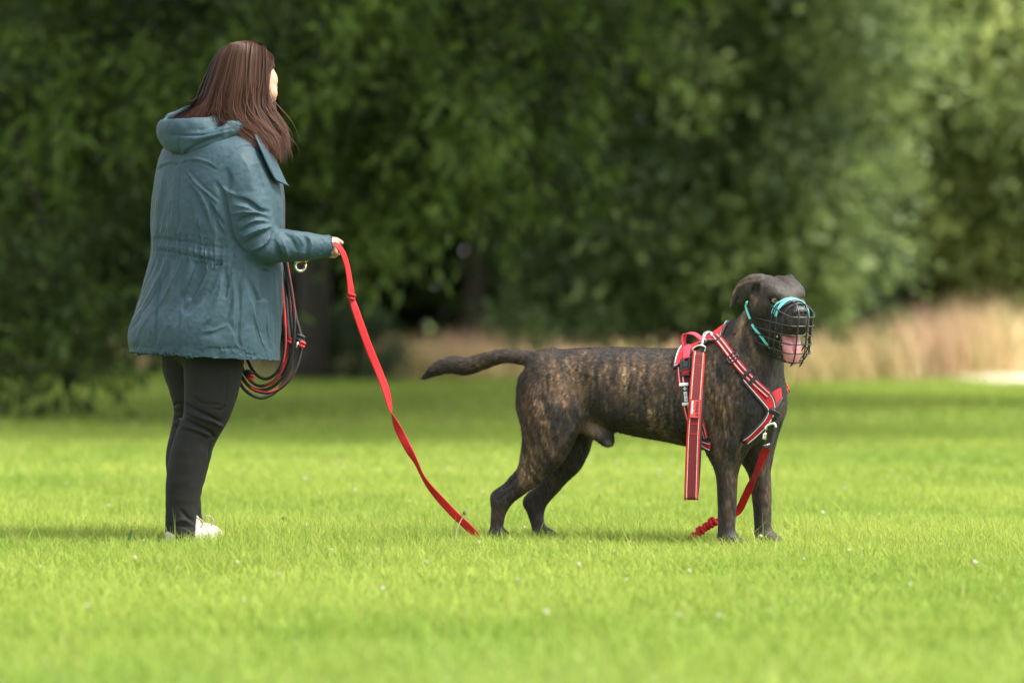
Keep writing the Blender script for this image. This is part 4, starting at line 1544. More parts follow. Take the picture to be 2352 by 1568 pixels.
# ---------------------------------------------------------------- short lead hanging from the harness
def build_lead():
    zp = [(292, 212), (276, 400), (262, 600), (250, 800), (243, 1000), (237, 1195)]
    Yt, Yb = D(1605, 800, -0.13)[1], D(1595, 950, -0.185)[1]
    front = []
    for zx, zy in zp:
        vx, vy = Zc((zx, zy))[0]
        t = sstep(200, 560, np.array(float(zy)))
        front.append(V(vx, vy, Yt + (Yb - Yt) * float(t)))
    front = catmull(front, 6)
    bot = front[-1]
    bend = [bot + np.array([0.001, 0.007 * (1 - math.cos(a)), -0.007 * math.sin(a)]) for a in np.linspace(0, math.pi, 9)[1:]]
    back = [front[-1 - i] + np.array([0.003 + 0.004 * min(1, i / 8), 0.014 + 0.003 * min(1, i / 8), 0]) for i in range(1, 24)]
    P = smooth_rows(np.array(list(front) + bend + back), 1)
    T = nrm(np.gradient(P, axis=0))
    S = np.broadcast_to(nrm(np.array([1.0, 0.18, 0.0])), P.shape)
    S = nrm(S - T * (S * T).sum(1, keepdims=True))
    Nn = nrm(np.cross(T, S))
    L = np.r_[0, np.cumsum(np.linalg.norm(np.diff(P, axis=0), axis=1))]
    w = np.interp(L, [0, 0.03, 0.5], [0.0195, 0.0210, 0.0228])
    r = empty('short_lead', P[len(front)])
    tag(r, 'maroon padded short lead with red rims hanging down the side of the dog', 'lead')
    VV, F, ac, al, sd = ribbon_data(P, S, Nn, w, 0.005, 14)
    # the face towards the camera is the outside of the loop
    if Nn[3][1] > 0:
        sd = 1 - sd
    fpd('strap', VV, F, M_LEAD, r, True, {'across': ac, 'along': al, 'topside': sd})
    # sewn label
    i = int(np.argmin(np.abs(front[:, 2] - V(0, Zc((0, 612))[0][1], Yb)[2])))
    t_ = nrm(front[i - 1] - front[i + 1])
    s_ = nrm(np.array([1.0, 0.18, 0]) - t_ * (np.array([1.0, 0.18, 0]) @ t_))
    n_ = nrm(np.cross(s_, t_))
    n_ = n_ if n_[1] < 0 else -n_
    p = front[i] + n_ * 0.004
    lb = box('label_border', p, [s_, t_, n_], (0.0182, 0.0300, 0.0014), M_EDGE, r, 0.001)
    box('label_patch', p + n_ * 0.0011, [s_, t_, n_], (0.0166, 0.0284, 0.0008), mat('label_red', (0.40, 0.022, 0.021), 0.55), lb)
    f0 = p + n_ * 0.0023
    text_mesh('white_print', 'moowfun', 0.0108, f0 - s_ * 0.0095 + t_ * 0.004, -t_, s_, M_WHITE, lb, 0.0006, 0.00035)
    dk = M_EDGE
    # M, O, O, V as bold shapes
    yb = 0.0062
    mx = f0 + s_ * yb + t_ * 0.0185
    for sg in (-1, 1):
        box('letter', mx + t_ * sg * 0.0040, [s_, t_, n_], (0.0052, 0.0016, 0.0004), dk, lb)
    box('letter', mx + s_ * 0.0020, [s_, t_, n_], (0.0014, 0.0040, 0.00045), dk, lb)
    for q in (0.0065, -0.0060):
        an = np.linspace(0, 2 * math.pi, 17)[:-1]
        tube('letter', np.array([f0 + s_ * (yb + 0.0038 * math.cos(a)) + t_ * (q + 0.0040 * math.sin(a)) for a in an]), 0.0015, dk, lb, 6, True)
    a0 = f0 + s_ * yb - t_ * 0.0185
    tri = [a0 + s_ * 0.0052 + t_ * 0.0056, a0 + s_ * 0.0052 - t_ * 0.0056, a0 - s_ * 0.0055]
    fpd('letter', [x - n_ * 0.0003 for x in tri] + [x + n_ * 0.0006 for x in tri], [(0, 1, 2), (5, 4, 3), (0, 3, 4, 1), (1, 4, 5, 2), (2, 5, 3, 0)], dk, lb, False)
    # cross seams
    for zy in (318, 690, 765):
        i = int(np.argmin(np.abs(front[:, 2] - V(0, Zc((0, zy))[0][1], Yb)[2])))
        box('seam', front[i] + n_ * 0.0027, [s_, t_, n_], (0.0135, 0.0012, 0.0005), M_RED, r)
    # trigger hook
    top = front[0]
    loop = catmull([top + np.array([-0.017, 0, -0.004]), top + np.array([-0.019, -0.002, 0.010]), top + np.array([0.0, -0.004, 0.020]), top + np.array([0.020, -0.002, 0.014]), top + np.array([0.018, 0, -0.002])], 5)
    hk = tube('hook_eye', loop, 0.0030, M_STEEL, r, 8)
    a = top + np.array([0.006, -0.003, 0.018])
    b = BACK_RING + np.array([0.004, -0.004, 0.006])
    d = nrm(b - a)
    L_ = np.linalg.norm(b - a)
    sdv = nrm(np.cross(d, np.array([0, 1.0, 0])))
    tube('hook_swivel', np.array([a, a + d * 0.012]), 0.0062, M_STEEL, hk, 10)
    tube('hook_body', catmull([a + d * 0.010, a + d * 0.4 * L_ + sdv * 0.006, a + d * 0.85 * L_ + sdv * 0.009, a + d * (L_ + 0.010) + sdv * 0.002, a + d * L_ - sdv * 0.010], 6), np.interp(np.arange(25), [0, 6, 24], [0.005, 0.0042, 0.0032]), M_STEEL, hk, 8)
    tube('hook_gate', np.array([a + d * 0.014 - sdv * 0.004, a + d * L_ - sdv * 0.009]), 0.0024, M_BLACK, hk, 8)

build_lead()

# ---------------------------------------------------------------- wire basket muzzle
def build_muzzle():
    m = empty('wire_muzzle', H(0, 120, -190))
    tag(m, 'black wire basket muzzle with turquoise straps on the face of the dog', 'muzzle')
    r = 0.0025

    def hw(l, f, t):
        return H(l, f, t)

    def level(tb, tf, fb, wf=40, wb=90, ff=186, arc=0):
        """one U-shaped wire: back height, front height, how far back it starts"""
        L = []
        for q in (-1, 1):
            side = []
            for k in np.linspace(0, 1, 7):
                f = fb + (150 - fb) * k
                w = wb + (58 - wb) * (f / 150.0) ** 1.0
                side.append((q * w, f, tb + (tf - tb) * (f - fb) / (ff - fb)))
            L.append(side)
        a, b = L
        mid = [(-wf - 4, ff - 8, tf), (-wf + 4, ff, tf), (wf - 4, ff, tf), (wf + 4, ff - 8, tf)]
        pts = a + mid + b[::-1]
        return np.array([hw(*p) for p in pts])
    lev = [(-20, -38, 96), (-74, -67, -24), (-104, -98, 0), (-122, -127, 10), (-150, -157, 40)]
    for tb, tf, fb in lev:
        tube('wire', level(tb, tf, fb), r, M_WIRE, m, 7)
    tube('wire', np.array([hw(*p) for p in [(-46, 78, -188), (-36, 140, -192), (-22, 172, -190), (22, 172, -190), (36, 140, -192), (46, 78, -188)]]), r, M_WIRE, m, 7)

    def sidew(f):
        return 90 + (58 - 90) * f / 150.0
    # hoops over the nose, down both cheeks and under the chin
    for f, top, bot in ((100, 5, -178), (126, 4, -188), (150, 2, -190)):
        w = sidew(f) if f < 150 else 54
        if f > 150:
            w = 50
        pts = [(-w * 0.72, bot + 6), (-w, bot + 34), (-w, -120), (-w, -70), (-w * 0.93, -30), (-w * 0.66, top - 14), (0, top), (w * 0.66, top - 14), (w * 0.93, -30), (w, -70), (w, -120), (w, bot + 34), (w * 0.72, bot + 6)]
        Q = catmull([hw(a, f, b) for a, b in pts], 3)
        tube('wire', Q, r, M_WIRE, m, 7)
        tube('wire', np.array([hw(-w * 0.72, f, bot + 6), hw(0, f, bot - 10), hw(w * 0.72, f, bot + 6)]), r, M_WIRE, m, 7)
    # uprights over the front
    for l in (-17, 17):
        Q = [hw(l, 100, -2 + 4), hw(l, 140, 3), hw(l, 166, -2), hw(l, 182, -22), hw(l, 188, -38), hw(l, 188, -157), hw(l, 180, -188), hw(l, 166, -202)]
        tube('wire', np.array(Q), r, M_WIRE, m, 7)
    for q in (-1, 1):
        Q = [hw(q * 94, -24, -74), hw(q * 90, 0, -104), hw(q * 87, 10, -122), hw(q * 80, 40, -150), hw(q * 48, 78, -188)]
        tube('wire', np.array(Q), r, M_WIRE, m, 7)
    # turquoise padding strips across the nose
    for f, wd, lo in ((88, 7.5, -46), (112, 7.0, -50)):
        w = 60
        arc = catmull([(-w, lo), (-w * 0.84, -20), (-w * 0.48, 1), (0, 8), (w * 0.48, 1), (w * 0.84, -20), (w, lo)], 5)
        P = np.array([hw(a, f, b) for a, b in arc])
        T = nrm(np.gradient(P, axis=0))
        S = np.broadcast_to(HF, P.shape)
        S = nrm(S - T * (S * T).sum(1, keepdims=True))
        pd = ribbon('nose_pad', P, S, nrm(np.cross(T, S)), wd / 1000.0, 0.004, M_TEAL, m)
        for q in (2, -3):
            c = P[q] + nrm(np.cross(T[q], S[q])) * 0.003
            for sg in (1, -1):
                tube('rivet', np.array([c - S[q] * 0 + sg * nrm(np.cross(T[q], S[q])) * 0.000, c + sg * nrm(np.cross(T[q], S[q])) * 0.002]), 0.0024, M_STEEL, pd, 8)
    # straps to the nape and the throat
    for q in (-1, 1):
        P = catmull([hw(q * 84, -4, -68), hw(q * 90, -26, -44), hw(q * 88, -56, -14), hw(q * 62, -92, 8), hw(q * 28, -112, 16), hw(0, -116, 18)], 5)
        T = nrm(np.gradient(P, axis=0))
        S = nrm(np.cross(T, np.array([q * HL * 1.0 - HF * 0.5] * len(P))))
        ribbon('nape_strap', P, S, nrm(np.cross(T, S)), 0.0065, 0.003, M_TEAL, m)
        P = catmull([hw(q * 74, 0, -92), hw(q * 70, 2, -120), hw(q * 60, 6, -148), hw(q * 40, 14, -172), hw(0, 18, -182)], 5)
        T = nrm(np.gradient(P, axis=0))
        S = nrm(np.cross(T, np.array([q * HL + HF * 0.4] * len(P))))
        ribbon('throat_strap', P, S, nrm(np.cross(T, S)), 0.0055, 0.003, M_TEAL, m)

build_muzzle()

def muzzle_straps():
    m = bpy.data.objects['wire_muzzle']
    for nm, px, w in (('nape_strap', [(1713, 690), (1716, 702), (1720, 716), (1726, 732)], 0.0042), ('throat_strap', [(1729, 744), (1737, 757), (1747, 771), (1757, 785), (1768, 799)], 0.0040)):
        P, S, N = path_on(px, 5, 0.006)
        ribbon(nm, P, S, N, w, 0.003, M_TEAL, m)

muzzle_straps()

# ================================================================ the woman
YW = 12.75
WA = R(50)
FW = np.array([math.sin(WA), math.cos(WA), 0])
RT = np.array([math.cos(WA), -math.sin(WA), 0])
UP = np.array([0, 0, 1.0])

def W(vx, vy, dY=0.0):
    return V(vx, vy, YW + dY)

def Wn(pts):
    return np.array([W(*p) for p in pts])

def z1(*pts):
    return [(275.6 + .2344 * x, 73.5 + .2344 * y) for x, y in pts]

def z2(*pts):
    return [(275.6 + .3516 * x, 321.6 + .3516 * y) for x, y in pts]

def z3(*pts):
    return [(275.6 + .31645 * x, 790.1 + .31645 * y) for x, y in pts]

woman = empty('person', W(430, 1256))
tag(woman, 'long haired person in a teal raincoat and black trousers holding a red leash', 'person')

M_COAT = mat('teal_raincoat', (0.0245, 0.051, 0.065), 0.62, var=0.10, vscale=14, bump=0.3, bscale=70, spec=0.2)

def creases(m):
    """fine drape creases of thin shell cloth, stretched down the garment"""
    N, L = m.node_tree.nodes, m.node_tree.links
    b = N['Principled BSDF']
    tc = N.new('ShaderNodeTexCoord')
    mp = N.new('ShaderNodeMapping')
    mp.inputs['Scale'].default_value = (15, 15, 6)
    mp.inputs['Rotation'].default_value = (0.25, 0.35, 0)
    L.new(tc.outputs['Object'], mp.inputs['Vector'])
    nz = N.new('ShaderNodeTexNoise')
    nz.noise_type = 'RIDGED_MULTIFRACTAL'
    nz.inputs['Scale'].default_value = 1.0
    nz.inputs['Detail'].default_value = 3.0
    nz.inputs['Distortion'].default_value = 0.6
    L.new(mp.outputs[0], nz.inputs['Vector'])
    bp = N.new('ShaderNodeBump')
    bp.inputs['Strength'].default_value = 0.45
    bp.inputs['Distance'].default_value = 0.006
    L.new(nz.outputs['Fac'], bp.inputs['Height'])
    old = b.inputs['Normal'].links[0].from_socket
    L.new(old, bp.inputs['Normal'])
    L.new(bp.outputs[0], b.inputs['Normal'])

creases(M_COAT)
M_LINING = mat('navy_lining', (0.010, 0.014, 0.020), 0.7)
M_TROUSER = mat('black_stretch_trousers', (0.0135, 0.0130, 0.0125), 0.8, var=0.15, vscale=30, bump=0.15, bscale=300, spec=0.2)
M_SKIN = mat('skin', (0.38, 0.22, 0.15), 0.5, var=0.06, vscale=40, sss=0.12)
M_HAIR = mat('brown_hair', rough=0.5, attr='tint', spec=0.09)
M_SHOE = mat('white_canvas', (0.33, 0.29, 0.26), 0.7, var=0.1, vscale=60)
M_SHIRT = mat('dark_shirt', (0.016, 0.017, 0.019), 0.85)

# ---------------------------------------------------------------- jacket
def build_jacket():
    S = SDF((-1.42, 12.15, 0.52), (-0.50, 13.30, 1.52), 0.0043)
    T = np.array([(292, 428, 565, .74), (312, 396, 592, .72), (335, 372, 614, .70), (370, 360, 632, .70), (420, 352, 645, .74), (470, 347, 650, .76), (520, 345, 651, .78), (555, 348, 646, .80), (585, 346, 646, .80),
                  (620, 338, 650, .82), (690, 321, 648, .84), (745, 298, 643, .86), (785, 294, 641, .86), (812, 302, 640, .86), (850, 318, 639, .86)])
    z = CAM_H - (T[:, 0] - HORIZON) * YW / F_V
    xc = ((T[:, 1] + T[:, 2]) / 2 - CX) / F_V * YW
    hw = (T[:, 2] - T[:, 1]) / 2 / F_V * YW
    a = hw / np.sqrt(RT[0] ** 2 + (FW[0] * T[:, 3]) ** 2)
    o = np.argsort(z)
    zz = np.linspace(z.min(), z.max(), 160)

    def sm(q):
        q = np.interp(zz, z[o], q[o])
        return np.convolve(np.pad(q, 4, mode='edge'), np.ones(9) / 9, 'valid')
    cx, ra, rb = sm(xc), sm(a), sm(a * T[:, 3])

    def loft(shrink):
        def fn(X, Y, Z):
            c = np.interp(Z, zz, cx)
            A = np.interp(Z, zz, ra) - shrink
            B = np.interp(Z, zz, rb) - shrink
            dx, dy = X - c, Y - YW
            p = (dx * RT[0] + dy * RT[1]) / A
            q = (dx * FW[0] + dy * FW[1]) / B
            d = ((np.abs(p) ** 2.25 + np.abs(q) ** 2.25) ** (1 / 2.25) - 1) * np.minimum(A, B)
            hem = CAM_H - ((821 + (X / YW * F_V + CX - 466) * 0.05) - HORIZON) * YW / F_V
            return np.maximum(d, np.maximum(hem - Z, Z - zz[-1]))
        return fn
    S.put(loft(0.0), (-1.42, 12.15, 0.5), (-0.5, 13.3, 1.5), 0)
    # shoulders
    S.chain(Wn([(420, 345, .12), (470, 322, .05), (520, 322, -.03), (560, 352, -.12)]), np.array([30, 36, 36, 34]) * PX, 0.05)
    # sleeves
    S.chain(Wn([(548, 372, -.12), (556, 405, -.145), (566, 450, -.165), (575, 500, -.18), (588, 540, -.185), (605, 562, -.18), (650, 564, -.165), (700, 566, -.14), (738, 566, -.12), (747, 566, -.115)]),
            np.array([50, 57, 57, 54, 49, 45, 41, 36, 29, 27]) * PX, 0.022)
    S.chain(Wn([(430, 378, .13), (415, 430, .17), (405, 500, .20), (415, 555, .21), (470, 575, .24), (560, 580, .26), (610, 572, .25), (640, 566, .24)]),
            np.array([46, 48, 48, 46, 43, 40, 34, 30]) * PX, 0.02)
    # under the hem it is hollow, and the sleeve ends are open
    def inner(X, Y, Z):
        return np.maximum(loft(0.013)(X, Y, Z + 0.05) * 1.0, Z - (CAM_H - (690 - HORIZON) * YW / F_V))
    S.put(inner, (-1.42, 12.15, 0.5), (-0.5, 13.3, 0.82), 0, 's')
    S.chain(Wn([(735, 566, -.121), (765, 566, -.105)]), np.array([23, 23]) * PX, 0.0, None, 1, 's')
    P, F = S.mesh(2)
    q = project(P)
    N = normals(P, F)
    rng = np.random.default_rng(5)
    st = []
    G = lambda pts, w, h: st.append((z2(*pts), w, h))
    # yoke flap
    y1 = [(228, 192), (270, 166), (330, 150), (382, 156)]
    y2 = [(382, 156), (430, 135), (500, 134), (560, 150), (600, 170), (632, 192)]
    for yk in (y1, y2):
        G([(x, y - 14) for x, y in yk], 4.5, 0.0035)
        G([(x, y + 7) for x, y in yk], 2.4, -0.0065)
    G([(380, 160), (385, 230), (373, 330), (370, 450), (380, 520), (370, 590)], 2.6, -0.006)
    G([(350, 180), (352, 330), (345, 480), (350, 590)], 5, 0.003)
    G([(400, 190), (480, 290), (560, 365), (640, 432)], 2.0, -0.005)
    G([(420, 165), (510, 268), (590, 340), (660, 400)], 2.0, -0.004)
    G([(412, 180), (495, 280), (575, 352), (650, 416)], 3.5, 0.003)
    for pts, w, h in [([(420, 260), (500, 380), (560, 520), (590, 620)], 4, -.007), ([(460, 250), (540, 380), (600, 520)], 5, .005), ([(540, 330), (600, 450), (640, 560), (690, 640)], 4.5, -.008),
                      ([(580, 420), (640, 500), (700, 580)], 4, -.006), ([(300, 200), (290, 350), (265, 500), (250, 600)], 5, -.005), ([(270, 220), (262, 350), (240, 500)], 5, .004),
                      ([(330, 400), (310, 560)], 4, -.004), ([(230, 260), (215, 420), (205, 560)], 4, -.004), ([(450, 400), (470, 520), (450, 600)], 4, -.005), ([(500, 480), (520, 580)], 4, .005)]:
        G(pts, w, h)
    wt = [(190, 648), (260, 645), (330, 655), (420, 662), (520, 680), (640, 700), (745, 712)]
    wb = [(188, 722), (280, 725), (350, 735), (450, 755), (560, 775), (640, 795), (745, 802)]
    G(wt, 2.2, -0.0055)
    G(wb, 2.2, -0.0065)
    G([(a[0], (a[1] + b[1]) / 2) for a, b in zip(wt, wb)], 7, 0.004)
    xs = np.cumsum(rng.uniform(9, 26, 60)) + 190
    xs = xs[xs < 760]
    for i, x in enumerate(xs):
        y0 = np.interp(x, [p[0] for p in wt], [p[1] for p in wt])
        y1_ = np.interp(x, [p[0] for p in wb], [p[1] for p in wb])
        j = rng.uniform(-8, 8)
        G([(x + j + rng.uniform(-10, 10), y0 - rng.uniform(25, 80)), (x + j, y0), (x + j * .5, y1_), (x - rng.uniform(-4, 16), y1_ + rng.uniform(30, 95))], 2.3, (-0.0048 if i % 2 else 0.0042) * rng.uniform(0.6, 1.3))
    for pts, w, h in [([(252, 850), (240, 1000), (222, 1150), (222, 1300), (235, 1395)], 2.4, -.008), ([(232, 880), (215, 1050), (195, 1200), (195, 1330)], 5, .005), ([(310, 780), (300, 900), (275, 1010)], 5, -.007),
                      ([(350, 790), (340, 920), (310, 1060)], 6, .006), ([(440, 780), (405, 900), (370, 1010)], 5, -.007), ([(560, 800), (520, 900), (430, 1050), (400, 1120)], 6, -.008),
                      ([(500, 800), (470, 900), (410, 1020)], 6, .007), ([(640, 820), (570, 1000), (470, 1100), (420, 1150)], 6, -.008), ([(610, 820), (560, 930), (480, 1060)], 6, .007),
                      ([(690, 830), (700, 950), (690, 1050)], 4, -.007), ([(720, 830), (725, 1000), (705, 1160), (640, 1220), (530, 1240)], 6, -.007), ([(660, 850), (650, 1000), (600, 1150), (500, 1230)], 8, .007),
                      ([(776, 900), (785, 1100), (778, 1280), (800, 1380)], 2.6, -.008), ([(748, 860), (750, 1050), (745, 1270), (770, 1360)], 5, .004), ([(830, 880), (900, 1040), (960, 1250), (1000, 1380)], 6, -.009),
                      ([(800, 860), (860, 1040), (900, 1200), (950, 1370)], 6, .007), ([(880, 880), (940, 1050), (990, 1250)], 6, .006), ([(860, 1130), (920, 1300), (950, 1400)], 5, -.007),
                      ([(150, 1000), (110, 1180), (90, 1300)], 6, -.006), ([(380, 1050), (375, 1200), (370, 1370)], 4, -.003), ([(520, 1270), (620, 1255), (700, 1215)], 6, -.006), ([(760, 1280), (740, 1240), (700, 1180)], 4, -.004)]:
        G(pts, w, h)
    hem = [(70, 1345), (140, 1372), (240, 1392), (400, 1386), (600, 1366), (760, 1362), (800, 1390), (900, 1410), (1010, 1425)]
    G(hem, 1.8, -0.005)
    for x in np.arange(90, 1000, 24):
        y0 = np.interp(x, [p[0] for p in hem], [p[1] for p in hem])
        G([(x + rng.uniform(-8, 8), y0 - 16), (x, y0 + 22)], 2.2, rng.choice([-1, 1]) * 0.003)
    # sleeve
    for pts, w, h in [([(735, 372), (830, 395), (920, 452), (998, 468)], 4, -.011), ([(740, 420), (840, 440), (930, 480)], 5, .009), ([(760, 540), (830, 502), (930, 492), (1000, 520)], 4, -.010), ([(720, 480), (800, 470), (900, 475)], 5, .007),
                      ([(770, 605), (880, 545), (995, 540)], 4, -.011), ([(790, 640), (890, 585), (1000, 556)], 5, .010), ([(800, 685), (900, 625), (1004, 572)], 4, -.010), ([(840, 730), (940, 680), (1000, 620)], 5, .008), ([(900, 750), (980, 670), (1012, 590)], 4, -.009),
                      ([(1010, 640), (1040, 740), (1060, 800)], 5, -.009), ([(1060, 640), (1090, 720), (1100, 780)], 6, .007), ([(1192, 602), (1226, 660), (1212, 745)], 3.5, -.010), ([(1228, 620), (1255, 680), (1240, 760)], 4, .006), ([(1100, 582), (1175, 640), (1204, 690)], 4, .007),
                      ([(1060, 590), (1130, 650), (1160, 730)], 4, -.006), ([(1318, 628), (1338, 690), (1312, 755)], 2.4, -.005), ([(620, 262), (675, 350), (700, 480), (742, 650), (830, 755)], 3.4, -.012),
                      ([(640, 182), (720, 92), (800, 42), (890, 38)], 2.2, -.005), ([(690, 180), (720, 260), (700, 350)], 7, -.008), ([(780, 90), (850, 200), (860, 330)], 12, .008), ([(900, 150), (930, 260), (960, 380)], 6, -.006), ([(660, 300), (720, 340), (760, 350)], 5, .007)]:
        G(pts, w, h)
    P = sculpt(P, F, [(l_, max(3.05, w_ * 0.85) if w_ > 3 else w_ * 0.75, h_ * ((1.2 if l_[0][0] > 520 and l_[0][1] < 600 else 1.0) if w_ > 3 else 0.85)) for l_, w_, h_ in st], 0.8, 1.35, 2.6)
    # drape: folds fan out of the drawn-in waist, above and below it
    q = project(P)
    cz = np.interp(P[:, 2], zz, cx)
    dx, dy = P[:, 0] - cz, P[:, 1] - YW
    th = np.arctan2(dx * FW[0] + dy * FW[1], dx * RT[0] + dy * RT[1])
    wy = 566 + (q[:, 0] - 340) * 0.10
    below = sstep(0, 40, q[:, 1] - wy) * (1 - 0.55 * sstep(60, 240, q[:, 1] - wy))
    above = sstep(0, 30, wy - q[:, 1]) * (1 - 0.9 * sstep(30, 170, wy - q[:, 1]))
    fan = 1 - 0.35 * sstep(0, 260, q[:, 1] - wy)
    rn = 1 - np.abs(2 * noise(np.column_stack([th * 7.0 * fan, P[:, 2] * 2.2, P[:, 0] * 0 + 3.3]), 61) - 1)
    r2 = 1 - np.abs(2 * noise(np.column_stack([th * 15.0 * fan, P[:, 2] * 4.0, P[:, 0] * 0 + 1.3]), 62) - 1)
    arm = ((seg_dist(q, np.array([(552, 385), (570, 480), (600, 562), (745, 566)]))[0]) > 58)
    P = P + normals(P, F) * ((below * (0.012 * (rn - 0.8) + 0.006 * (r2 - 0.8)) + above * (0.006 * (rn - 0.8) + 0.006 * (r2 - 0.8))) * arm)[:, None]
    P = P + normals(P, F) * ((1 - np.abs(2 * noise(P * np.array([17.0, 17.0, 12.0]), 6) - 1)) * 0.0018 - 0.006 + (1 - np.abs(2 * noise(P * 34.0 + 7.7, 8) - 1)) * 0.0008 + (noise(P * 90.0, 7) - 0.5) * 0.0012)[:, None]
    return P, F

JP, JF = build_jacket()
jacket = np_mesh('jacket', JP, JF, M_COAT, woman)
J_BVH = BVHTree.FromPolygons([tuple(p) for p in JP.tolist()], JF.tolist())

def build_hood():
    c = W(468, 296, -0.015)
    S = SDF(c - np.array([0.24, 0.24, 0.17]), c + np.array([0.24, 0.24, 0.20]), 0.004)
    ax = np.array([RT * 0.94 + UP * 0.0, FW, UP])
    back = W(440, 300, -0.035)
    S.ell(back, (0.135, 0.105, 0.078), [RT, FW, UP], 0.02)
    S.chain(Wn([(388, 300, .02), (398, 330, -.07), (440, 335, -.13), (500, 318, -.15), (556, 292, -.13), (582, 296, -.08)]), np.array([16, 19, 19, 18, 14, 9]) * PX, 0.03)
    S.chain(Wn([(392, 272, .04), (384, 296, -.01), (392, 318, -.08), (436, 318, -.14), (498, 306, -.155), (552, 284, -.135)]), np.array([9, 11, 12, 12, 11, 9]) * PX, 0.015)
    S.chain(Wn([(392, 272, .04), (430, 256, .07), (480, 252, .05), (520, 270, .02)]), np.array([9, 12, 14, 14]) * PX, 0.02)
    S.chain(Wn([(478, 254, -.05), (500, 270, -.10), (530, 284, -.12), (560, 300, -.10)]), np.array([12, 13, 12, 9]) * PX, 0.02)
    # hollow of the hood
    S.ell(W(436, 276, -0.04), (0.105, 0.078, 0.068), [RT, FW, UP], 0.015, 's')
    S.ell(W(500, 250, -0.03), (0.085, 0.085, 0.045), [RT, FW, UP], 0.01, 's')
    P, F = S.mesh(2)
    st = []
    for pts, w, h in [([(470, 1010), (620, 1012), (860, 1005), (1170, 930)], 2.2, -.005), ([(580, 1020), (575, 1130), (600, 1190)], 2.5, -.005), ([(640, 1180), (800, 1090), (1000, 1020)], 4, -.006), ([(700, 1060), (900, 1010), (1100, 950)], 5, .005),
                      ([(900, 960), (1000, 900), (1020, 850)], 3, -.005), ([(1000, 980), (1060, 900), (1120, 890)], 4, .005), ([(760, 970), (850, 950), (960, 930)], 3, -.004)]:
        st.append((z1(*pts), w, h))
    P = sculpt(P, F, st, 0.2)
    P = P + normals(P, F) * ((noise(P * 40.0, 16) - 0.5) * 0.003)[:, None]
    np_mesh('hood', P, F, M_COAT, jacket)

build_hood()

def slab(name, px, m, parent, th=0.003):
    """thin cloth strip between two edge lines given as (x, y, dY) pairs"""
    A = catmull(Wn([p[0] for p in px]), 5)
    B = catmull(Wn([p[1] for p in px]), 5)
    P = (A + B) / 2
    w = np.linalg.norm(B - A, axis=1) / 2
    S_ = nrm(B - A)
    T = nrm(np.gradient(P, axis=0))
    return ribbon(name, P, S_, nrm(np.cross(T, S_)), w, th, m, parent)

slab('front_lining', [((596, 312, -.07), (612, 318, .00)), ((612, 345, -.07), (622, 345, .02)), ((630, 385, -.06), (644, 400, .04)), ((644, 450, -.04), (653, 450, .06)), ((646, 500, -.02), (654, 500, .08)), ((644, 560, 0), (653, 560, .10))], M_LINING, jacket)
slab('storm_flap', [((584, 310, -.165), (604, 312, -.12)), ((600, 345, -.185), (622, 345, -.12)), ((614, 378, -.185), (642, 388, -.10)), ((626, 402, -.175), (657, 420, -.09)), ((633, 414, -.165), (664, 428, -.085))], M_COAT, jacket, 0.005)
tube('drawcord', catmull(Wn([(574, 304, -.135), (582, 308, -.14), (592, 318, -.14), (598, 328, -.135)]), 4), 0.0028, mat('cord', (0.45, 0.22, 0.18), 0.7), jacket, 6)

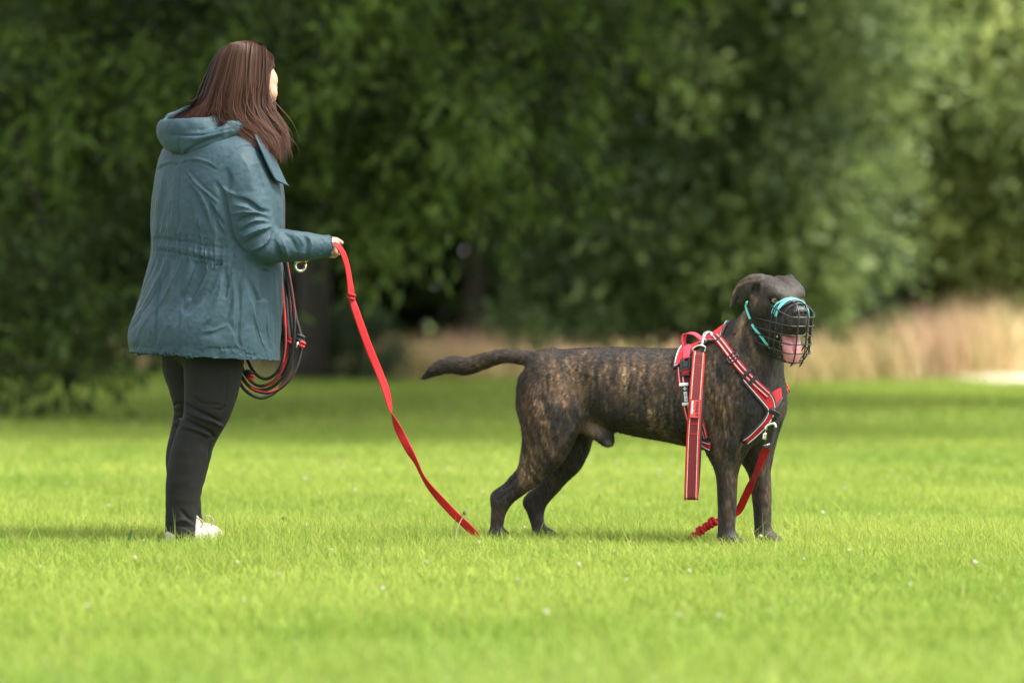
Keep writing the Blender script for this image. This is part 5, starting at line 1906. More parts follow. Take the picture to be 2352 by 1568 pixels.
# ---------------------------------------------------------------- trousers
def build_trousers():
    S = SDF((-1.36, 12.45, 0.02), (-0.82, 13.10, 0.82), 0.0050)
    near = [(496, 770, -.06), (491, 822, -.065), (487, 880, -.07), (480, 925, -.075), (468, 965, -.075), (450, 1002, -.075), (436, 1050, -.075), (424, 1110, -.075), (417, 1170, -.075), (414.5, 1210, -.075), (414.5, 1250, -.075)]
    S.chain(Wn(near), np.array([72, 70, 64, 57, 49, 46.5, 47, 43, 37, 34.5, 34.5]) * PX, 0.012)
    far = [(440, 770, .09), (432, 830, .085), (440, 880, .08), (445, 925, .08), (441, 960, .08), (432, 1000, .08), (422, 1050, .08), (424, 1110, .08), (428, 1160, .08), (433, 1195, .08), (434, 1230, .08)]
    S.chain(Wn(far), np.array([66, 62, 55, 48, 43, 42, 42, 38, 34, 32, 32]) * PX, 0.012)
    S.ell(W(468, 770, .01), (0.17, 0.13, 0.12), [RT, FW, UP], 0.03)
    # straight cut hems
    for y, y0, y1 in ((1237, 12.4, 12.752), (1213, 12.756, 13.1)):
        zh = CAM_H - (y - HORIZON) * YW / F_V
        S.put(lambda X, Y, Z, zh=zh: (Z - zh) + 0 * X + 0 * Y, (-1.4, y0, 0.0), (-0.8, y1, zh + 0.03), 0, 's')
    P, F = S.mesh(2)
    st = []
    for pts, w, h in [([(475, 430), (520, 460), (640, 520), (750, 575)], 3, -.010), ([(470, 470), (560, 520), (680, 560), (745, 600)], 4, .010), ([(460, 540), (560, 590), (660, 640), (690, 690)], 3, -.010), ([(450, 590), (560, 620), (650, 660)], 4, .008),
                      ([(520, 380), (600, 430), (740, 440)], 3, -.005), ([(640, 460), (740, 480), (770, 440)], 3, -.004), ([(430, 620), (540, 640), (640, 690)], 3, -.006), ([(385, 440), (430, 430), (465, 440)], 2.6, -.009), ([(385, 470), (430, 465), (460, 470)], 3.5, .007),
                      ([(390, 530), (430, 540), (455, 530)], 2.6, -.009), ([(380, 570), (420, 575), (440, 560)], 3, .006), ([(375, 600), (410, 610), (430, 590)], 2.4, -.006),
                      ([(650, 700), (640, 850), (600, 1050), (560, 1220), (548, 1300)], 1.8, -.004), ([(780, 200), (770, 330), (750, 480)], 1.8, -.003), ([(330, 1312), (430, 1318), (545, 1330)], 1.6, -.005), ([(440, 1200), (500, 1270), (550, 1300)], 4, -.006), ([(400, 1290), (470, 1275), (540, 1300)], 4, .005), ([(560, 1180), (580, 1260), (600, 1300)], 3, -.004)]:
        st.append((z3(*pts), w, h))
    P = sculpt(P, F, st, 0.2)
    P = P + normals(P, F) * ((noise(P * 50.0, 26) - 0.5) * 0.0022)[:, None]
    np_mesh('trousers', P, F, M_TROUSER, woman)

build_trousers()

# ---------------------------------------------------------------- shoes
def shoe(cx, cy, dY, ang):
    f = np.array([math.sin(ang), math.cos(ang), 0])
    r_ = np.array([math.cos(ang), -math.sin(ang), 0])
    c = W(cx, cy, dY)
    c[2] = -0.008
    S = SDF(c + np.array([-0.24, -0.24, -0.005]), c + np.array([0.24, 0.24, 0.16]), 0.0035)
    q = lambda a, b, h: c + f * a + r_ * b + UP * h
    S.chain(np.array([q(-0.012, 0, .042), q(0.01, 0, .044), q(0.07, 0.004, .042), q(0.13, 0.008, .032), q(0.165, 0.010, .026)]), [0.038, 0.040, 0.041, 0.037, 0.026], 0.01, (r_, 0.98))
    S.chain(np.array([q(-0.0, 0, .06), q(0.0, 0, .085)]), [0.034, 0.032], 0.02)
    S.put(lambda X, Y, Z: (0.004 - Z) + 0 * X + 0 * Y, c - 0.25, c + 0.25, 0.0, 'i') if False else None
    P, F = S.mesh(2)
    P[:, 2] = np.maximum(P[:, 2], 0.006)
    o = np_mesh('shoe', P, F, M_SHOE, woman)
    # sole
    ring = np.array([q(0.070 + 0.110 * math.cos(a), 0.002 + 0.040 * math.sin(a) * (1 + 0.12 * math.cos(a)), 0.010) for a in np.linspace(0, 2 * math.pi, 33)[:-1]])
    tube('sole', ring, 0.0085, mat('rubber_sole', (0.50, 0.47, 0.43), 0.6), o, 8, True)
    # laces
    for k in range(4):
        a = 0.045 + k * 0.020
        h = 0.088 - k * 0.006
        tube('lace', catmull([q(a, -0.026, h - 0.014), q(a + 0.006, 0, h), q(a, 0.026, h - 0.014)], 4), 0.0028, M_SHOE, o, 6)
    tube('lace', catmull([q(0.05, 0.0, 0.090), q(0.062, 0.03, 0.104), q(0.088, 0.036, 0.088), q(0.080, 0.030, 0.062), q(0.076, 0.036, 0.035)], 5), 0.0027, M_SHOE, o, 6)
    tube('lace', catmull([q(0.05, 0.0, 0.090), q(0.040, -0.02, 0.106), q(0.060, -0.034, 0.090), q(0.068, -0.036, 0.060)], 5), 0.0027, M_SHOE, o, 6)

shoe(410, 1250, -0.075, R(30))
shoe(438, 1244, 0.05, R(24))

# ---------------------------------------------------------------- body: head, neck, arms, hands in one surface
def hand(S, wrist, f, side, up, k=0.004, sc=1.0):
    """palm with four curled fingers and a thumb that pinches forward; f = pointing direction"""
    q = lambda a, b, c: wrist + (f * a + side * b + up * c) * sc / 1000.0
    S.chain(np.array([q(-30, 0, 0), q(0, 0, 0), q(20, 0, -2)]), [0.024, 0.025, 0.026], k, (side, 0.75))
    S.ell(q(42, 0, -6), (0.040, 0.017, 0.030), [f, side, up], 0.012)
    # fingers: index reaches out, the rest curl under
    S.chain(np.array([q(68, -4, 12), q(92, -8, 15), q(112, -10, 11), q(126, -10, 6)]), [0.0105, 0.0095, 0.0086, 0.0070], k)
    S.chain(np.array([q(70, 2, -2), q(92, -4, -4), q(98, -16, -16), q(84, -22, -24)]), [0.0108, 0.0098, 0.0090, 0.0076], k)
    S.chain(np.array([q(68, 4, -16), q(86, 0, -22), q(88, -12, -33), q(74, -19, -36)]), [0.0105, 0.0095, 0.0086, 0.0072], k)
    S.chain(np.array([q(60, 4, -28), q(74, 1, -36), q(74, -9, -44), q(62, -15, -44)]), [0.0092, 0.0082, 0.0074, 0.0064], k)
    # thumb leaves the side of the palm near its base
    S.chain(np.array([q(14, -14, 12), q(40, -24, 20), q(70, -24, 22), q(98, -18, 18)]), [0.0130, 0.0120, 0.0105, 0.0078], 0.01)

def build_body():
    parts = []
    # head and neck
    c = W(572, 190, 0.0)
    hf = nrm(np.array([0.74, 0.62, -0.22]))
    hr = nrm(np.cross(hf, UP))
    hu = np.cross(hr, hf)
    S = SDF(c - np.array([0.20, 0.20, 0.30]), c + np.array([0.20, 0.20, 0.16]), 0.0038)
    q = lambda a, b, h: c + (hf * a + hr * b + hu * h) / 1000.0
    A = [hf, hr, hu]
    S.ell(q(-8, 0, 22), (0.093, 0.074, 0.088), A, 0.02)
    S.ell(q(38, 0, -28), (0.058, 0.060, 0.080), A, 0.03)
    S.ell(q(62, 0, 22), (0.030, 0.052, 0.034), A, 0.02)
    for s_ in (-1, 1):
        S.ell(q(58, s_ * 40, -22), (0.030, 0.022, 0.022), A, 0.02)
        S.ell(q(84, s_ * 31, 2), (0.016, 0.016, 0.011), A, 0.008, 's')
        S.ell(q(80, s_ * 31, 2), (0.013, 0.013, 0.013), A, 0.003)
        S.ell(q(-6, s_ * 73, -10), (0.018, 0.007, 0.030), A, 0.006)
    S.chain(np.array([q(86, 0, 4), q(104, 0, -22), q(100, 0, -34)]), [0.009, 0.013, 0.012], 0.012)
    S.ell(q(90, 0, -62), (0.014, 0.026, 0.008), A, 0.008)
    S.ell(q(88, 0, -74), (0.013, 0.022, 0.008), A, 0.006)
    S.ell(q(78, 0, -98), (0.022, 0.028, 0.020), A, 0.02)
    S.chain(np.array([q(-20, 0, -60), q(-35, 0, -120), W(505, 300, .0)]), [0.058, 0.056, 0.062], 0.03)
    parts.append(S.mesh(2))
    # trunk and arms (under the clothes)
    S = SDF((-1.36, 12.4, 0.06), (-0.55, 13.2, 1.40), 0.012)
    S.ell(W(500, 430, 0), (0.16, 0.10, 0.20), [RT, FW, UP], 0.03)
    S.ell(W(490, 600, 0), (0.15, 0.105, 0.20), [RT, FW, UP], 0.05)
    S.ell(W(475, 745, 0), (0.165, 0.12, 0.14), [RT, FW, UP], 0.05)
    S.chain(Wn([(505, 330, 0), (505, 285, 0)]), [0.06, 0.055], 0.03)
    S.chain(Wn([(545, 372, -.11), (572, 480, -.16), (598, 556, -.17), (670, 564, -.15), (735, 565, -.125)]), [0.055, 0.048, 0.040, 0.036, 0.026], 0.02)
    S.chain(Wn([(440, 372, .11), (420, 480, .18), (430, 560, .20), (560, 575, .25), (630, 567, .245)]), [0.055, 0.048, 0.040, 0.036, 0.026], 0.02)
    S.chain(Wn([(488, 800, -.065), (478, 930, -.075), (450, 1002, -.075), (426, 1100, -.075), (415, 1215, -.075), (415, 1244, -.075)]), [0.08, 0.062, 0.052, 0.050, 0.036, 0.034], 0.02)
    S.chain(Wn([(436, 800, .085), (444, 925, .08), (432, 1000, .08), (424, 1110, .08), (434, 1205, .08), (436, 1236, .07)]), [0.08, 0.058, 0.048, 0.046, 0.035, 0.034], 0.02)
    parts.append(S.mesh(2))
    # hands
    wr = W(746, 562, -.117)
    S = SDF(wr - 0.11, wr + np.array([0.16, 0.14, 0.1]), 0.0024)
    f = nrm(np.array([0.60, 0.78, 0.04]))
    side = nrm(np.array([0.78, -0.60, 0.10]) - f * (f @ np.array([0.78, -0.60, 0.10])))
    up = np.cross(side, f)
    up = up if up[2] > 0 else -up
    hand(S, wr - f * 0.012, f, side, up, 0.003, 0.86)
    parts.append(S.mesh(1))
    wl = W(632, 567, .245)
    S = SDF(wl - 0.14, wl + 0.14, 0.0028)
    f = nrm(np.array([0.9, -0.30, -0.10]))
    side = nrm(np.array([-0.3, -0.8, 0.3]) - f * (f @ np.array([-0.3, -0.8, 0.3])))
    up = np.cross(side, f)
    up = up if up[2] > 0 else -up
    hand(S, wl, f, side, up, 0.004, 0.8)
    parts.append(S.mesh(1))
    VV = np.vstack([p for p, _ in parts])
    o, FF = 0, []
    for p, f_ in parts:
        FF.append(f_ + o)
        o += len(p)
    np_mesh('body', VV, np.vstack(FF), M_SKIN, woman)
    tube('shirt_collar', catmull(Wn([(478, 262, -.03), (500, 276, -.085), (530, 290, -.09), (555, 298, -.04), (560, 298, .04), (520, 280, .08), (480, 262, .05), (474, 258, 0)]), 4), 0.017, M_SHIRT, woman, 8, True)
    # ring on the finger
    rc = W(779, 577, -.105)
    an = np.linspace(0, 2 * math.pi, 15)[:-1]
    tube('finger_ring', np.array([rc + np.array([0.0035 * math.cos(a), 0.010 * math.cos(a), 0.0105 * math.sin(a)]) for a in an]), 0.0014, M_STEEL, woman, 6, True)

build_body()

# ---------------------------------------------------------------- hair
GUIDES = [
    [(562, 99, .03), (530, 118, .075), (505, 180, .095), (490, 232, .09), (466, 262, .05), (446, 284, .01), (430, 300, -.01)],
    [(556, 99, .015), (512, 124, .035), (484, 180, .05), (474, 226, .05), (452, 258, .02), (420, 280, .0), (408, 298, -.02)],
    [(552, 99, 0), (503, 122, .0), (474, 180, .0), (464, 222, -.01), (444, 254, -.03), (418, 280, -.05), (405, 298, -.05)],
    [(556, 99, -.01), (513, 117, -.04), (485, 185, -.055), (475, 230, -.065), (458, 262, -.08), (434, 285, -.09), (423, 299, -.09)],
    [(560, 99, -.015), (526, 111, -.06), (502, 185, -.085), (489, 235, -.09), (476, 262, -.10), (466, 285, -.10), (446, 301, -.10)],
    [(563, 98, -.02), (540, 106, -.07), (523, 185, -.10), (512, 236, -.11), (520, 268, -.125), (552, 296, -.145), (588, 320, -.15)],
    [(567, 98, -.02), (560, 103, -.075), (552, 185, -.108), (546, 245, -.115), (565, 284, -.13), (600, 318, -.145), (628, 352, -.135)],
    [(572, 99, -.02), (584, 105, -.07), (580, 185, -.102), (580, 245, -.105), (596, 288, -.115), (626, 328, -.115), (638, 368, -.105)],
    [(578, 100, -.01), (606, 113, -.05), (605, 185, -.078), (604, 240, -.082), (616, 284, -.085), (640, 324, -.08), (644, 372, -.075)],
    [(582, 102, 0), (620, 124, -.022), (612, 168, -.055), (606, 205, -.068), (614, 252, -.065), (646, 302, -.05), (652, 356, -.05)],
    [(584, 102, .005), (626, 132, -.005), (616, 168, -.045), (609, 206, -.062), (616, 250, -.055), (650, 296, -.03), (657, 340, -.03)],
]
FARG = [
    [(584, 103, .01), (626, 140, .02), (630, 160, .03), (628, 200, .07), (632, 250, .07), (646, 295, .05), (655, 335, .02)],
    [(580, 103, .03), (612, 124, .07), (622, 160, .09), (620, 220, .10), (628, 270, .08), (640, 310, .06), (648, 350, .03)],
    [(572, 100, .04), (588, 116, .09), (596, 165, .11), (596, 230, .11), (600, 270, .10), (606, 300, .08), (610, 325, .06)],
    [(566, 99, .035), (552, 116, .09), (548, 170, .112), (540, 230, .11), (530, 262, .09), (520, 280, .06), (510, 292, .04)],
    [(562, 99, .03), (530, 118, .075), (505, 180, .095), (490, 232, .09), (466, 262, .05), (446, 284, .01), (430, 300, -.01)],
]

def build_hair():
    c = W(550, 215, 0)
    S = SDF(c - np.array([0.30, 0.26, 0.30]), c + np.array([0.26, 0.26, 0.22]), 0.0045)
    hf = nrm(np.array([0.74, 0.62, -0.22]))
    hr = nrm(np.cross(hf, UP))
    hu = np.cross(hr, hf)
    S.ell(W(556, 178, 0) - hf * 0.012, (0.090, 0.080, 0.096), [hf, hr, hu], 0.02)
    for g in GUIDES + FARG[:-1]:
        gg = np.array(g, float)
        P = Wn(gg)
        cen = W(556, 200, 0)
        inw = cen - P
        inw[2:, 2] = 0
        P = P + nrm(inw) * (np.array([14, 14, 14, 12, 10, 7, 3]) * PX)[:, None]
        S.chain(P, np.array([9, 13, 14, 12.5, 11, 8.5, 3]) * PX, 0.012)
    P, F = S.mesh(3)
    n_ = noise(np.column_stack([project(P)[:, 0] * 0.22 + P[:, 1] * 120, P[:, 1] * 60, P[:, 2] * 6]), 31)
    P = P + normals(P, F) * ((n_ - 0.5) * 0.006)[:, None]
    cb = np.array([0.034, 0.0150, 0.0090])
    hair = np_mesh('hair', P, F, M_HAIR, woman, attrs={'tint': np.tile(cb, (len(P), 1)) * (0.6 + 0.8 * n_[:, None])})
    # loose strands over it
    rng = np.random.default_rng(17)
    AV, AF, AC, o = [], [], [], 0
    for GS, cnt in ((GUIDES, 3900), (FARG, 640)):
        Garr = np.array([Wn(g) for g in GS])
        for i in range(cnt):
            u = rng.random() * (len(GS) - 1) * 0.9999
            k = int(u)
            t = u - k
            g = Garr[k] * (1 - t) + Garr[k + 1] * t
            g = g.copy()
            ln = rng.uniform(0.82, 1.04)
            fly = rng.random() < 0.05
            if i % 16 == 0:
                lock_j, lock_ph, lock_a, lock_br, lock_u = rng.normal(0, 0.0065, 3), rng.uniform(0, 6.28), rng.uniform(0.4, 1.6), rng.uniform(0.6, 1.35), rng.random()
            u = min(max(lock_u * (len(GS) - 1) + rng.normal(0, 0.16), 0), (len(GS) - 1) * 0.9999)
            k = int(u)
            t = u - k
            g = (Garr[k] * (1 - t) + Garr[k + 1] * t).copy()
            j = lock_j + rng.normal(0, 0.0022 if not fly else 0.013, 3)
            amp = np.array([0.1, 0.25, 0.5, 0.9, 1.3, 1.7, 2.2])[:, None]
            g = g + j * amp + rng.normal(0, 0.0018, g.shape) * amp
            Q = catmull(g, 3)
            Q = Q[:max(8, int(len(Q) * ln))]
            ph = lock_ph + rng.normal(0, 0.25)
            ss = np.linspace(0, 1, len(Q))
            wv = 0.0075 * lock_a * ss ** 1.5 * np.sin(ss * 15 + ph)
            T = nrm(np.gradient(Q, axis=0))
            view = nrm(Q - np.array([0, 0, CAM_H]))
            out = nrm(Q - np.array([W(556, 200, 0)[0], YW, 0]) * np.array([1, 1, 0]) - np.array([0, 0, 1]) * Q[:, 2:3])
            sd = nrm(np.cross(T, out))
            Q = Q + sd * wv[:, None] + out * rng.uniform(-0.002, 0.005)
            wd = (0.0013 * rng.uniform(0.6, 1.3)) * np.interp(ss, [0, 0.1, 0.8, 1], [0.7, 1, 0.9, 0.15])
            VV = np.stack([Q - sd * wd[:, None], Q + sd * wd[:, None]], 1).reshape(-1, 3)
            n = len(Q)
            b = o + np.arange(n - 1) * 2
            AF.append(np.stack([b, b + 1, b + 3, b + 2], 1))
            AV.append(VV)
            br = rng.uniform(0.7, 1.35) * lock_br
            col = np.array([0.037, 0.0175, 0.0115]) * br + np.array([0.035, 0.015, 0.007]) * ss[:, None] ** 2 * rng.random()
            AC.append(np.repeat(col, 2, 0))
            o += len(VV)
    s_ = np_mesh('strands', np.vstack(AV), np.vstack(AF), M_HAIR, hair, attrs={'tint': np.vstack(AC)})
    s_['kind'] = 'stuff'

build_hair()

# ================================================================ leash, coil and small things in the grass
def twist_ribbon(name, pts, full, m, parent, sub=6, th=0.0028):
    """pts: (x, y, Y, visible half width in pixels, side sign); the band turns about its length"""
    A = catmull(np.array([p[:4] for p in pts], float), sub)
    P = np.array([V(a[0], a[1], a[2]) for a in A])
    T = nrm(np.gradient(P, axis=0))
    view = nrm(P - np.array([0, 0, CAM_H]))
    across = nrm(np.cross(T, view))
    k = np.clip(A[:, 3] * PX / full, -1, 1)
    dep = np.sqrt(np.maximum(1 - k * k, 0))
    S = nrm(across * k[:, None] + nrm(np.cross(across, T)) * dep[:, None])
    return ribbon(name, P, S, nrm(np.cross(T, S)), full, th, m, parent)

def knot(name, c, r, m, parent, ax=(0, 0, 1), turns=1.6, seed=0):
    rng = np.random.default_rng(seed)
    ax = nrm(np.array(ax, float))
    a = nrm(np.cross(ax, [0.3, 1, 0.2]))
    b = np.cross(ax, a)
    P = []
    for t in np.linspace(0, 1, 34):
        an = t * turns * 2 * math.pi
        P.append(np.asarray(c) + r * (math.cos(an) * a * 0.75 + math.sin(an) * b * 0.75 + ax * (0.55 * math.sin(an * 0.5 + 0.6)) + 0.06 * rng.normal(0, 1, 3)))
    return tube(name, smooth_rows(np.array(P), 2), r * 0.52, m, parent, 8)

M_LINE = mat('red_leash_web', (0.38, 0.012, 0.016), 0.72, var=0.16, vscale=80, bump=0.3, bscale=420, spec=0.25, trans=0.08)

def build_leash():
    r = empty('long_leash', V(1095, 1240, 12.72))
    tag(r, 'long red leash from the hand of the person down to the grass and the dog', 'leash')
    YH = YW - 0.10
    twist_ribbon('webbing', [(752, 566, YH + .01, 4), (764, 562, YH - .018, 5), (776, 565, YH - .018, 5.5), (789, 585, YH - .01, 6), (798, 615, YH, 5.5), (803, 645, YH, 6), (806, 668, YH, 7), (808, 684, YH, 5),
                             (814, 705, YH, 8), (828, 745, YH, 8.6), (846, 795, YH, 8.7), (868, 848, YH, 8.6), (886, 895, YH - .01, 8.2), (896, 935, YH - .01, 4.5), (902, 955, YH - .01, -2), (915, 985, YH - .01, -8), (938, 1030, YH - .01, -8.4),
                             (956, 1062, YH - .01, -4.5), (968, 1088, YH, -3.5), (985, 1115, YH, -5.5), (1012, 1147, YH + .01, -8), (1045, 1182, YH + .02, -8.6), (1072, 1207, YH + .03, -8.4), (1092, 1228, YH + .04, -8), (1108, 1246, YH + .05, -7)], 0.0128, M_LINE, r)
    knot('knot', V(807, 681, YH), 0.0115, M_LINE, r, (0.2, 0, 1), 1.7, 1)
    # hidden run through the grass
    g = catmull([(1108, 1246, YH + .05), (1160, 1248, 12.78), (1240, 1249, 12.84), (1340, 1248, 12.80), (1450, 1248, 12.86), (1540, 1246, 12.78), (1590, 1238, 12.70)], 6)
    P = np.array([V(*p) for p in g])
    P[:, 2] = np.linspace(0.014, 0.022, len(P))
    T = nrm(np.gradient(P, axis=0))
    ribbon('webbing', P, np.broadcast_to(np.array([0, 1.0, 0]), P.shape), np.broadcast_to(UP, P.shape), 0.0125, 0.003, M_LINE, r)
    # knotted tail by the near forefoot
    for i, (vx, vy, rr) in enumerate([(1592, 1230, .010), (1608, 1219, .0135), (1622, 1209, .0125), (1636, 1199, .0145)]):
        knot('knot', V(vx, vy, 12.64), rr, M_LINE, r, (1, 0, 0.6), 2.1, 10 + i)
    tube('webbing', catmull([V(1580, 1238, 12.66), V(1600, 1224, 12.645), V(1620, 1210, 12.64), V(1640, 1196, 12.64), V(1670, 1188, 12.64)], 5), 0.006, M_LINE, r, 8)
    # up to the chest
    ck = lambda x, y: Zc((x, y))[0]
    yc = CARAB[1]
    pts = [(1670, 1189, 12.64, 5)]
    for (zx, zy, hw), yy in zip([(556, 1285, 9), (598, 1205, 9), (632, 1130, 8.6), (660, 1070, 5), (685, 1010, 6), (712, 945, 8), (735, 890, 9), (746, 862, 9)], np.linspace(12.63, yc, 8)):
        vx, vy = ck(zx, zy)
        pts.append((vx, vy, yy, hw))
    twist_ribbon('webbing', pts, 0.0128, M_LINE, r)
    # sewn tag
    vx, vy = ck(645, 1085)
    p = V(vx, vy, 12.575)
    t_ = nrm(V(*ck(665, 1045), 12.57) - V(*ck(630, 1110), 12.57))
    s_ = nrm(np.cross(t_, [0, 1.0, 0]))
    tg = box('sewn_tag', p, [s_, t_, [0, -1, 0]], (0.0065, 0.019, 0.0012), M_EDGE, r, 0.0008)
    text_mesh('tag_print', '000', 0.0125, p + np.array([0, -0.0017, 0]) + t_ * 0.004, t_, -s_ if s_[2] < 0 else s_, M_WHITE, tg, 0.0005, 0.0003)
    # carabiner
    c = CARAB
    zz = lambda x, y, d=0: V(*ck(x, y), c[1] + d)
    fr = catmull([zz(728, 850), zz(740, 858), zz(768, 853), zz(782, 838), zz(796, 770), zz(810, 722), zz(800, 702), zz(775, 702), zz(748, 716), zz(738, 738)], 5)
    k = tube('carabiner', fr, 0.0050, M_BLACK, r, 9)
    tube('carabiner_nose', catmull([zz(810, 726), zz(800, 701), zz(775, 701), zz(748, 715), zz(738, 740)], 5), 0.0055, M_STEEL, k, 9)
    tube('carabiner_gate', np.array([zz(737, 742), zz(727, 848)]), 0.0042, M_BLACK, k, 9)
    g0, g1 = zz(735, 762), zz(730, 806)
    tube('screw_sleeve', np.array([g0 + (g1 - g0) * t for t in np.linspace(0, 1, 9)]), [0.0068, .0074, .0068, .0074, .0068, .0074, .0068, .0074, .0066], M_STEEL, k, 10)
    tube('carabiner_pin', np.array([zz(724, 846, -.006), zz(770, 836, -.006)]), 0.0018, M_STEEL, k, 6)

_p, _n = hit(*Zc((765, 770))[0])
CARAB = _p + np.array([0, -0.045, 0])
_q, _ = hit(*Zc((765, 640))[0])
CARAB[1] = min(CARAB[1], _q[1] - 0.02)
build_leash()

# ---------------------------------------------------------------- coiled training line hanging from the far hand
def build_coil():
    r = empty('coiled_line', W(610, 915, .12))
    tag(r, 'black and red cord coiled in loops hanging beside the hem of the raincoat', 'cord')
    m = mat('black_red_cord', rough=0.7, attr='tint', bump=0.4, bscale=380, spec=0.3)
    mc = mat('red_cord_wrap', (0.42, 0.018, 0.026), 0.7, bump=0.3, bscale=300)
    loops = [
        [(650, 580), (661, 650), (667, 720), (672, 790), (664, 850), (640, 893), (606, 913), (575, 905), (553, 882), (541, 840), (540, 760), (560, 670), (600, 610)],
        [(652, 580), (667, 660), (680, 730), (692, 782), (684, 835), (661, 876), (626, 900), (588, 897), (562, 876), (546, 845), (546, 760), (570, 660), (610, 606)],
        [(646, 580), (656, 660), (660, 730), (664, 790), (652, 842), (628, 876), (596, 886), (572, 870), (556, 842), (550, 790), (556, 700), (590, 620)],
        [(644, 582), (650, 670), (654, 740), (654, 800), (642, 846), (616, 869), (592, 862), (574, 838), (564, 805), (562, 730), (590, 640)],
        [(654, 580), (671, 680), (676, 750), (668, 820), (648, 868), (616, 893), (582, 892), (558, 868), (548, 830), (550, 750), (580, 650)],
        [(644, 640), (646, 700), (648, 736), (656, 780), (660, 830), (645, 862)],
    ]
    for i, lp in enumerate(loops):
        d = 0.13 + 0.012 * (i % 3) - 0.006 * i
        P = catmull(np.array([W(x, y, d + 0.02 * math.sin(k * 0.7 + i)) for k, (x, y) in enumerate(lp)]), 6)
        n = 9
        VV, F = tube_data(P, 0.0058, n)
        ring = np.arange(len(P) * n)
        row, sec = ring // n, ring % n
        ph = (sec + (row * 0.11 + i * 2.3)) % n
        isred = ph < 1.3
        col = np.where(isred[:, None], np.array([[0.44, 0.018, 0.026]]), np.array([[0.017, 0.016, 0.016]]))
        col = np.vstack([col, [[0.017] * 3] * 2])
        fpd('loop', VV, F, m, r, True, {'tint': col})
    for i, (vx, vy, d, rr, mm) in enumerate([(690, 776, .12, .0125, 'b'), (693, 790, .115, .011, 'r'), (668, 782, .115, .010, 'r'), (571, 858, .11, .0125, 'b'), (576, 866, .10, .010, 'r')]):
        knot('knot', W(vx, vy, d), rr, mc if mm == 'r' else M_EDGE, r, (0.4, 0, 1), 1.8, 40 + i)
    tube('clip', np.array([W(684, 786, .10), W(680, 798, .10)]), [0.005, 0.0035], M_STEEL, r, 8)

build_coil()

def build_ring():
    r = empty('steel_ring', W(690, 626, -.04))
    tag(r, 'steel ring on a red strap dangling under the sleeve', 'ring')
    c = W(690, 611, -.04)
    an = np.linspace(0, 2 * math.pi, 29)[:-1]
    tube('ring', np.array([c + np.array([0.0165 * math.cos(a), 0.006 * math.cos(a), 0.0165 * math.sin(a)]) for a in an]), 0.0048, M_STEEL, r, 10, True)
    P = catmull([W(696, 606, -.045), W(704, 598, -.045), W(714, 588, -.05), W(722, 578, -.06)], 5)
    T = nrm(np.gradient(P, axis=0))
    S = nrm(np.cross(T, np.array([0, 1.0, 0.3])))
    ribbon('strap', P, S, nrm(np.cross(T, S)), 0.0075, 0.003, M_LINE, r)
    tube('strap_clip', np.array([W(701, 603, -.055), W(706, 594, -.055)]), 0.0045, M_STEEL, r, 8)

build_ring()

# ---------------------------------------------------------------- flowers and weeds
M_STEM = mat('weed_stem', (0.17, 0.20, 0.06), 0.6, trans=0.2)

def flower_mesh(seed):
    rng = np.random.default_rng(seed)
    VV, F, C = [], [], []
    n = 46
    for i in range(n):
        z = 1 - 1.75 * (i + 0.5) / n
        a = i * 2.39996
        rr = math.sqrt(max(0, 1 - z * z))
        d = np.array([rr * math.cos(a), rr * math.sin(a), z])
        s = nrm(np.cross(d, [0.2, 0.4, 1]))
        t = np.cross(d, s)
        L = 0.0085 * rng.uniform(0.8, 1.15)
        b = len(VV)
        base = d * 0.003
        VV += [base - s * 0.0009, base + s * 0.0009, d * L + s * 0.0013 + np.array([0, 0, 0.001]), d * L - s * 0.0013 + np.array([0, 0, 0.001]), d * (L + 0.0012) + t * 0.0006]
        F += [(b, b + 1, b + 2, b + 3), (b + 3, b + 2, b + 4)]
        pk = rng.random() * 0.5 * max(0, 0.4 - z)
        C += [np.array([0.55 - 0.05 * pk, 0.50 - 0.25 * pk, 0.42 - 0.2 * pk])] * 5
    return np.array(VV), F, np.array(C)

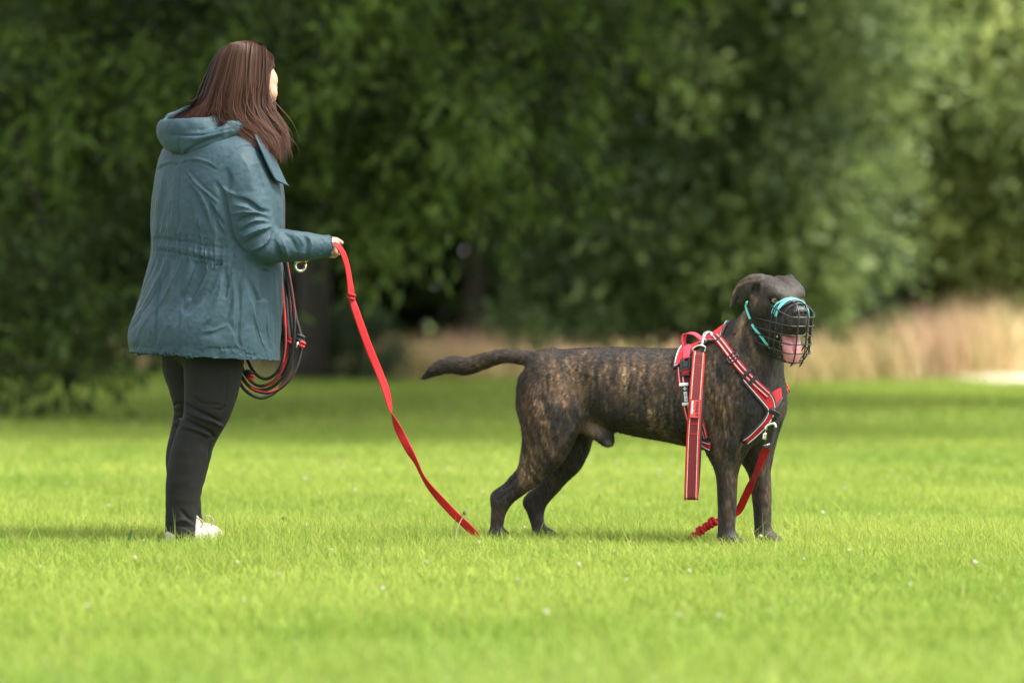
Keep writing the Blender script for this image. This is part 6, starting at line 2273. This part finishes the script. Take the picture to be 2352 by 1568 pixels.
def build_clover():
    m = mat('clover_petal', rough=0.6, attr='tint', trans=0.25)
    proto = []
    for s in range(3):
        VV, F, C = flower_mesh(s)
        me = bpy.data.meshes.new('flower_head')
        me.from_pydata([tuple(v) for v in VV], [], F)
        at_ = me.attributes.new('tint', 'FLOAT_COLOR', 'POINT')
        at_.data.foreach_set('color', np.hstack([C, np.ones((len(C), 1))]).astype(np.float32).ravel())
        me.materials.append(m)
        sv, sf = tube_data(np.array([(0, 0, -0.055), (0.003, 0.002, -0.028), (0, 0, 0)]), 0.0011, 5)
        ms = bpy.data.meshes.new('stem')
        ms.from_pydata([tuple(v) for v in sv], [], [tuple(dict.fromkeys(f)) for f in sf])
        ms.materials.append(M_STEM)
        proto.append((me, ms))
    rng = np.random.default_rng(21)
    # survey pixels of flower heads seen in the lawn
    near = [(705, 1205), (1108, 1130), (1152, 1192), (1204, 1210), (1447, 1244), (1440, 1330), (1254, 1404), (1560, 1410), (1652, 1412), (1355, 1243), (1100, 1244), (1410, 1266), (1846, 1282), (1583, 1310), (1190, 1330),
            (1950, 1262), (545, 1290), (560, 1376), (310, 1280), (200, 1390), (980, 1290), (880, 1350), (760, 1262), (2160, 1250), (2240, 1290), (1748, 1230), (868, 1262), (2090, 1340), (330, 1240), (92, 1300), (640, 1318), (1330, 1296)]
    far = [(1012, 1028), (1038, 1052), (1030, 1075), (1020, 1082), (1140, 1085), (1357, 1048), (1352, 1060), (1418, 1060), (1434, 1068), (1498, 1058), (1514, 1078), (1516, 1090), (1538, 1104), (1545, 1060), (1560, 1085), (1345, 1088),
           (1373, 1112), (1780, 1056), (1760, 1066), (1858, 1062), (1700, 1090), (780, 1056), (790, 1072), (812, 1066), (770, 1066), (700, 1098), (816, 1124), (680, 1054), (735, 1132), (560, 1080), (330, 1070), (1940, 1120), (2050, 1080),
           (2180, 1096), (2290, 1060), (1290, 1140), (1600, 1150), (1890, 1176), (2020, 1180), (940, 1150), (150, 1110), (250, 1160), (60, 1080)]
    k = 0
    for lst, where in ((near, 'near'), (far, 'far')):
        for vx, vy in lst:
            hz = 0.030 + 0.02 * rng.random()
            Y = (CAM_H - hz) * F_V / (vy - HORIZON)
            p = V(vx, vy, Y)
            o = empty('clover_flower', (p[0], p[1], p[2]))
            o.rotation_euler = (rng.normal(0, 0.25), rng.normal(0, 0.25), rng.uniform(0, 6.28))
            o.scale = [rng.uniform(0.45, 0.8)] * 3
            front = Y < 12.6
            tag(o, 'small white clover flower in the lawn nearer the camera than the dog' if front else 'small white clover flower in the lawn beyond the dog', 'flower',
                'clover flowers in front of the dog' if front else 'clover flowers beyond the dog')
            me, ms = proto[k % 3]
            k += 1
            for nm, mm in (('flower_head', me), ('stem', ms)):
                q = bpy.data.objects.new(nm, mm)
                COL.objects.link(q)
                q.parent = o

build_clover()

def build_dandelion():
    Y = 12.45
    b = V(1046, 1235, Y)
    r = empty('dandelion_stalk', (b[0], b[1], 0))
    tag(r, 'pale dandelion stalk with a closed bud in front of the red leash', 'weed')
    top = V(1066, 1182, Y)
    b[2] = 0.0
    P = catmull([b, V(1048, 1222, Y), V(1056, 1200, Y), top], 5)
    tube('stalk', P, np.linspace(0.0024, 0.0019, len(P)), mat('dandelion_stalk', (0.40, 0.36, 0.20), 0.5, trans=0.2), r, 7)
    bud = tube('bud', np.array([top, top + np.array([.001, 0, .006]), top + np.array([.003, 0, .013]), top + np.array([.005, 0, .019])]), [0.0035, 0.0062, 0.0048, 0.002], mat('bud_green', (0.10, 0.11, 0.035), 0.6), r, 8)
    for a in np.linspace(0, 6.28, 7)[:-1]:
        d = np.array([math.cos(a), math.sin(a), 0.3])
        tube('bract', np.array([top + np.array([0, 0, .002]), top + d * 0.006, top + d * 0.010 - np.array([0, 0, .006])]), [0.0014, 0.0012, 0.0003], bpy.data.materials['bud_green'], bud, 5)

build_dandelion()

def leaf_blade(name, label, vx, vy, Y, L, wd, dirv, col):
    p = V(vx, vy, Y)
    p[2] = 0.02
    r = empty(name, (p[0], p[1], 0))
    tag(r, label, 'weed')
    dirv = nrm(np.array(dirv, float))
    s = nrm(np.cross(dirv, [0, 1.0, 0.2]))
    n = 9
    VV, F = [], []
    for i in range(n):
        t = i / (n - 1)
        w = wd * math.sin(math.pi * min(1, t * 0.92 + 0.08)) ** 0.8
        c = p + dirv * L * t + np.array([0, -0.01, -0.02]) * t * t
        nn = np.cross(s, dirv)
        VV += [c - s * w + nn * 0.003, c, c + s * w + nn * 0.003]
        if i:
            a = (i - 1) * 3
            F += [(a, a + 1, a + 4, a + 3), (a + 1, a + 2, a + 5, a + 4)]
    fpd('leaf', VV, F, mat(name + '_leaf', col, 0.5, var=0.15, vscale=60, trans=0.3), r)

leaf_blade('plantain_leaf', 'broad dark green leaf standing in the lawn right of the trousers', 648, 1212, 13.6, 0.055, 0.013, (0.15, 0, 1), (0.06, 0.12, 0.03))
leaf_blade('plantain_leaf', 'dark blue green grass leaf left of the trousers', 290, 1240, 12.3, 0.085, 0.006, (0.25, 0, 1), (0.07, 0.14, 0.05))
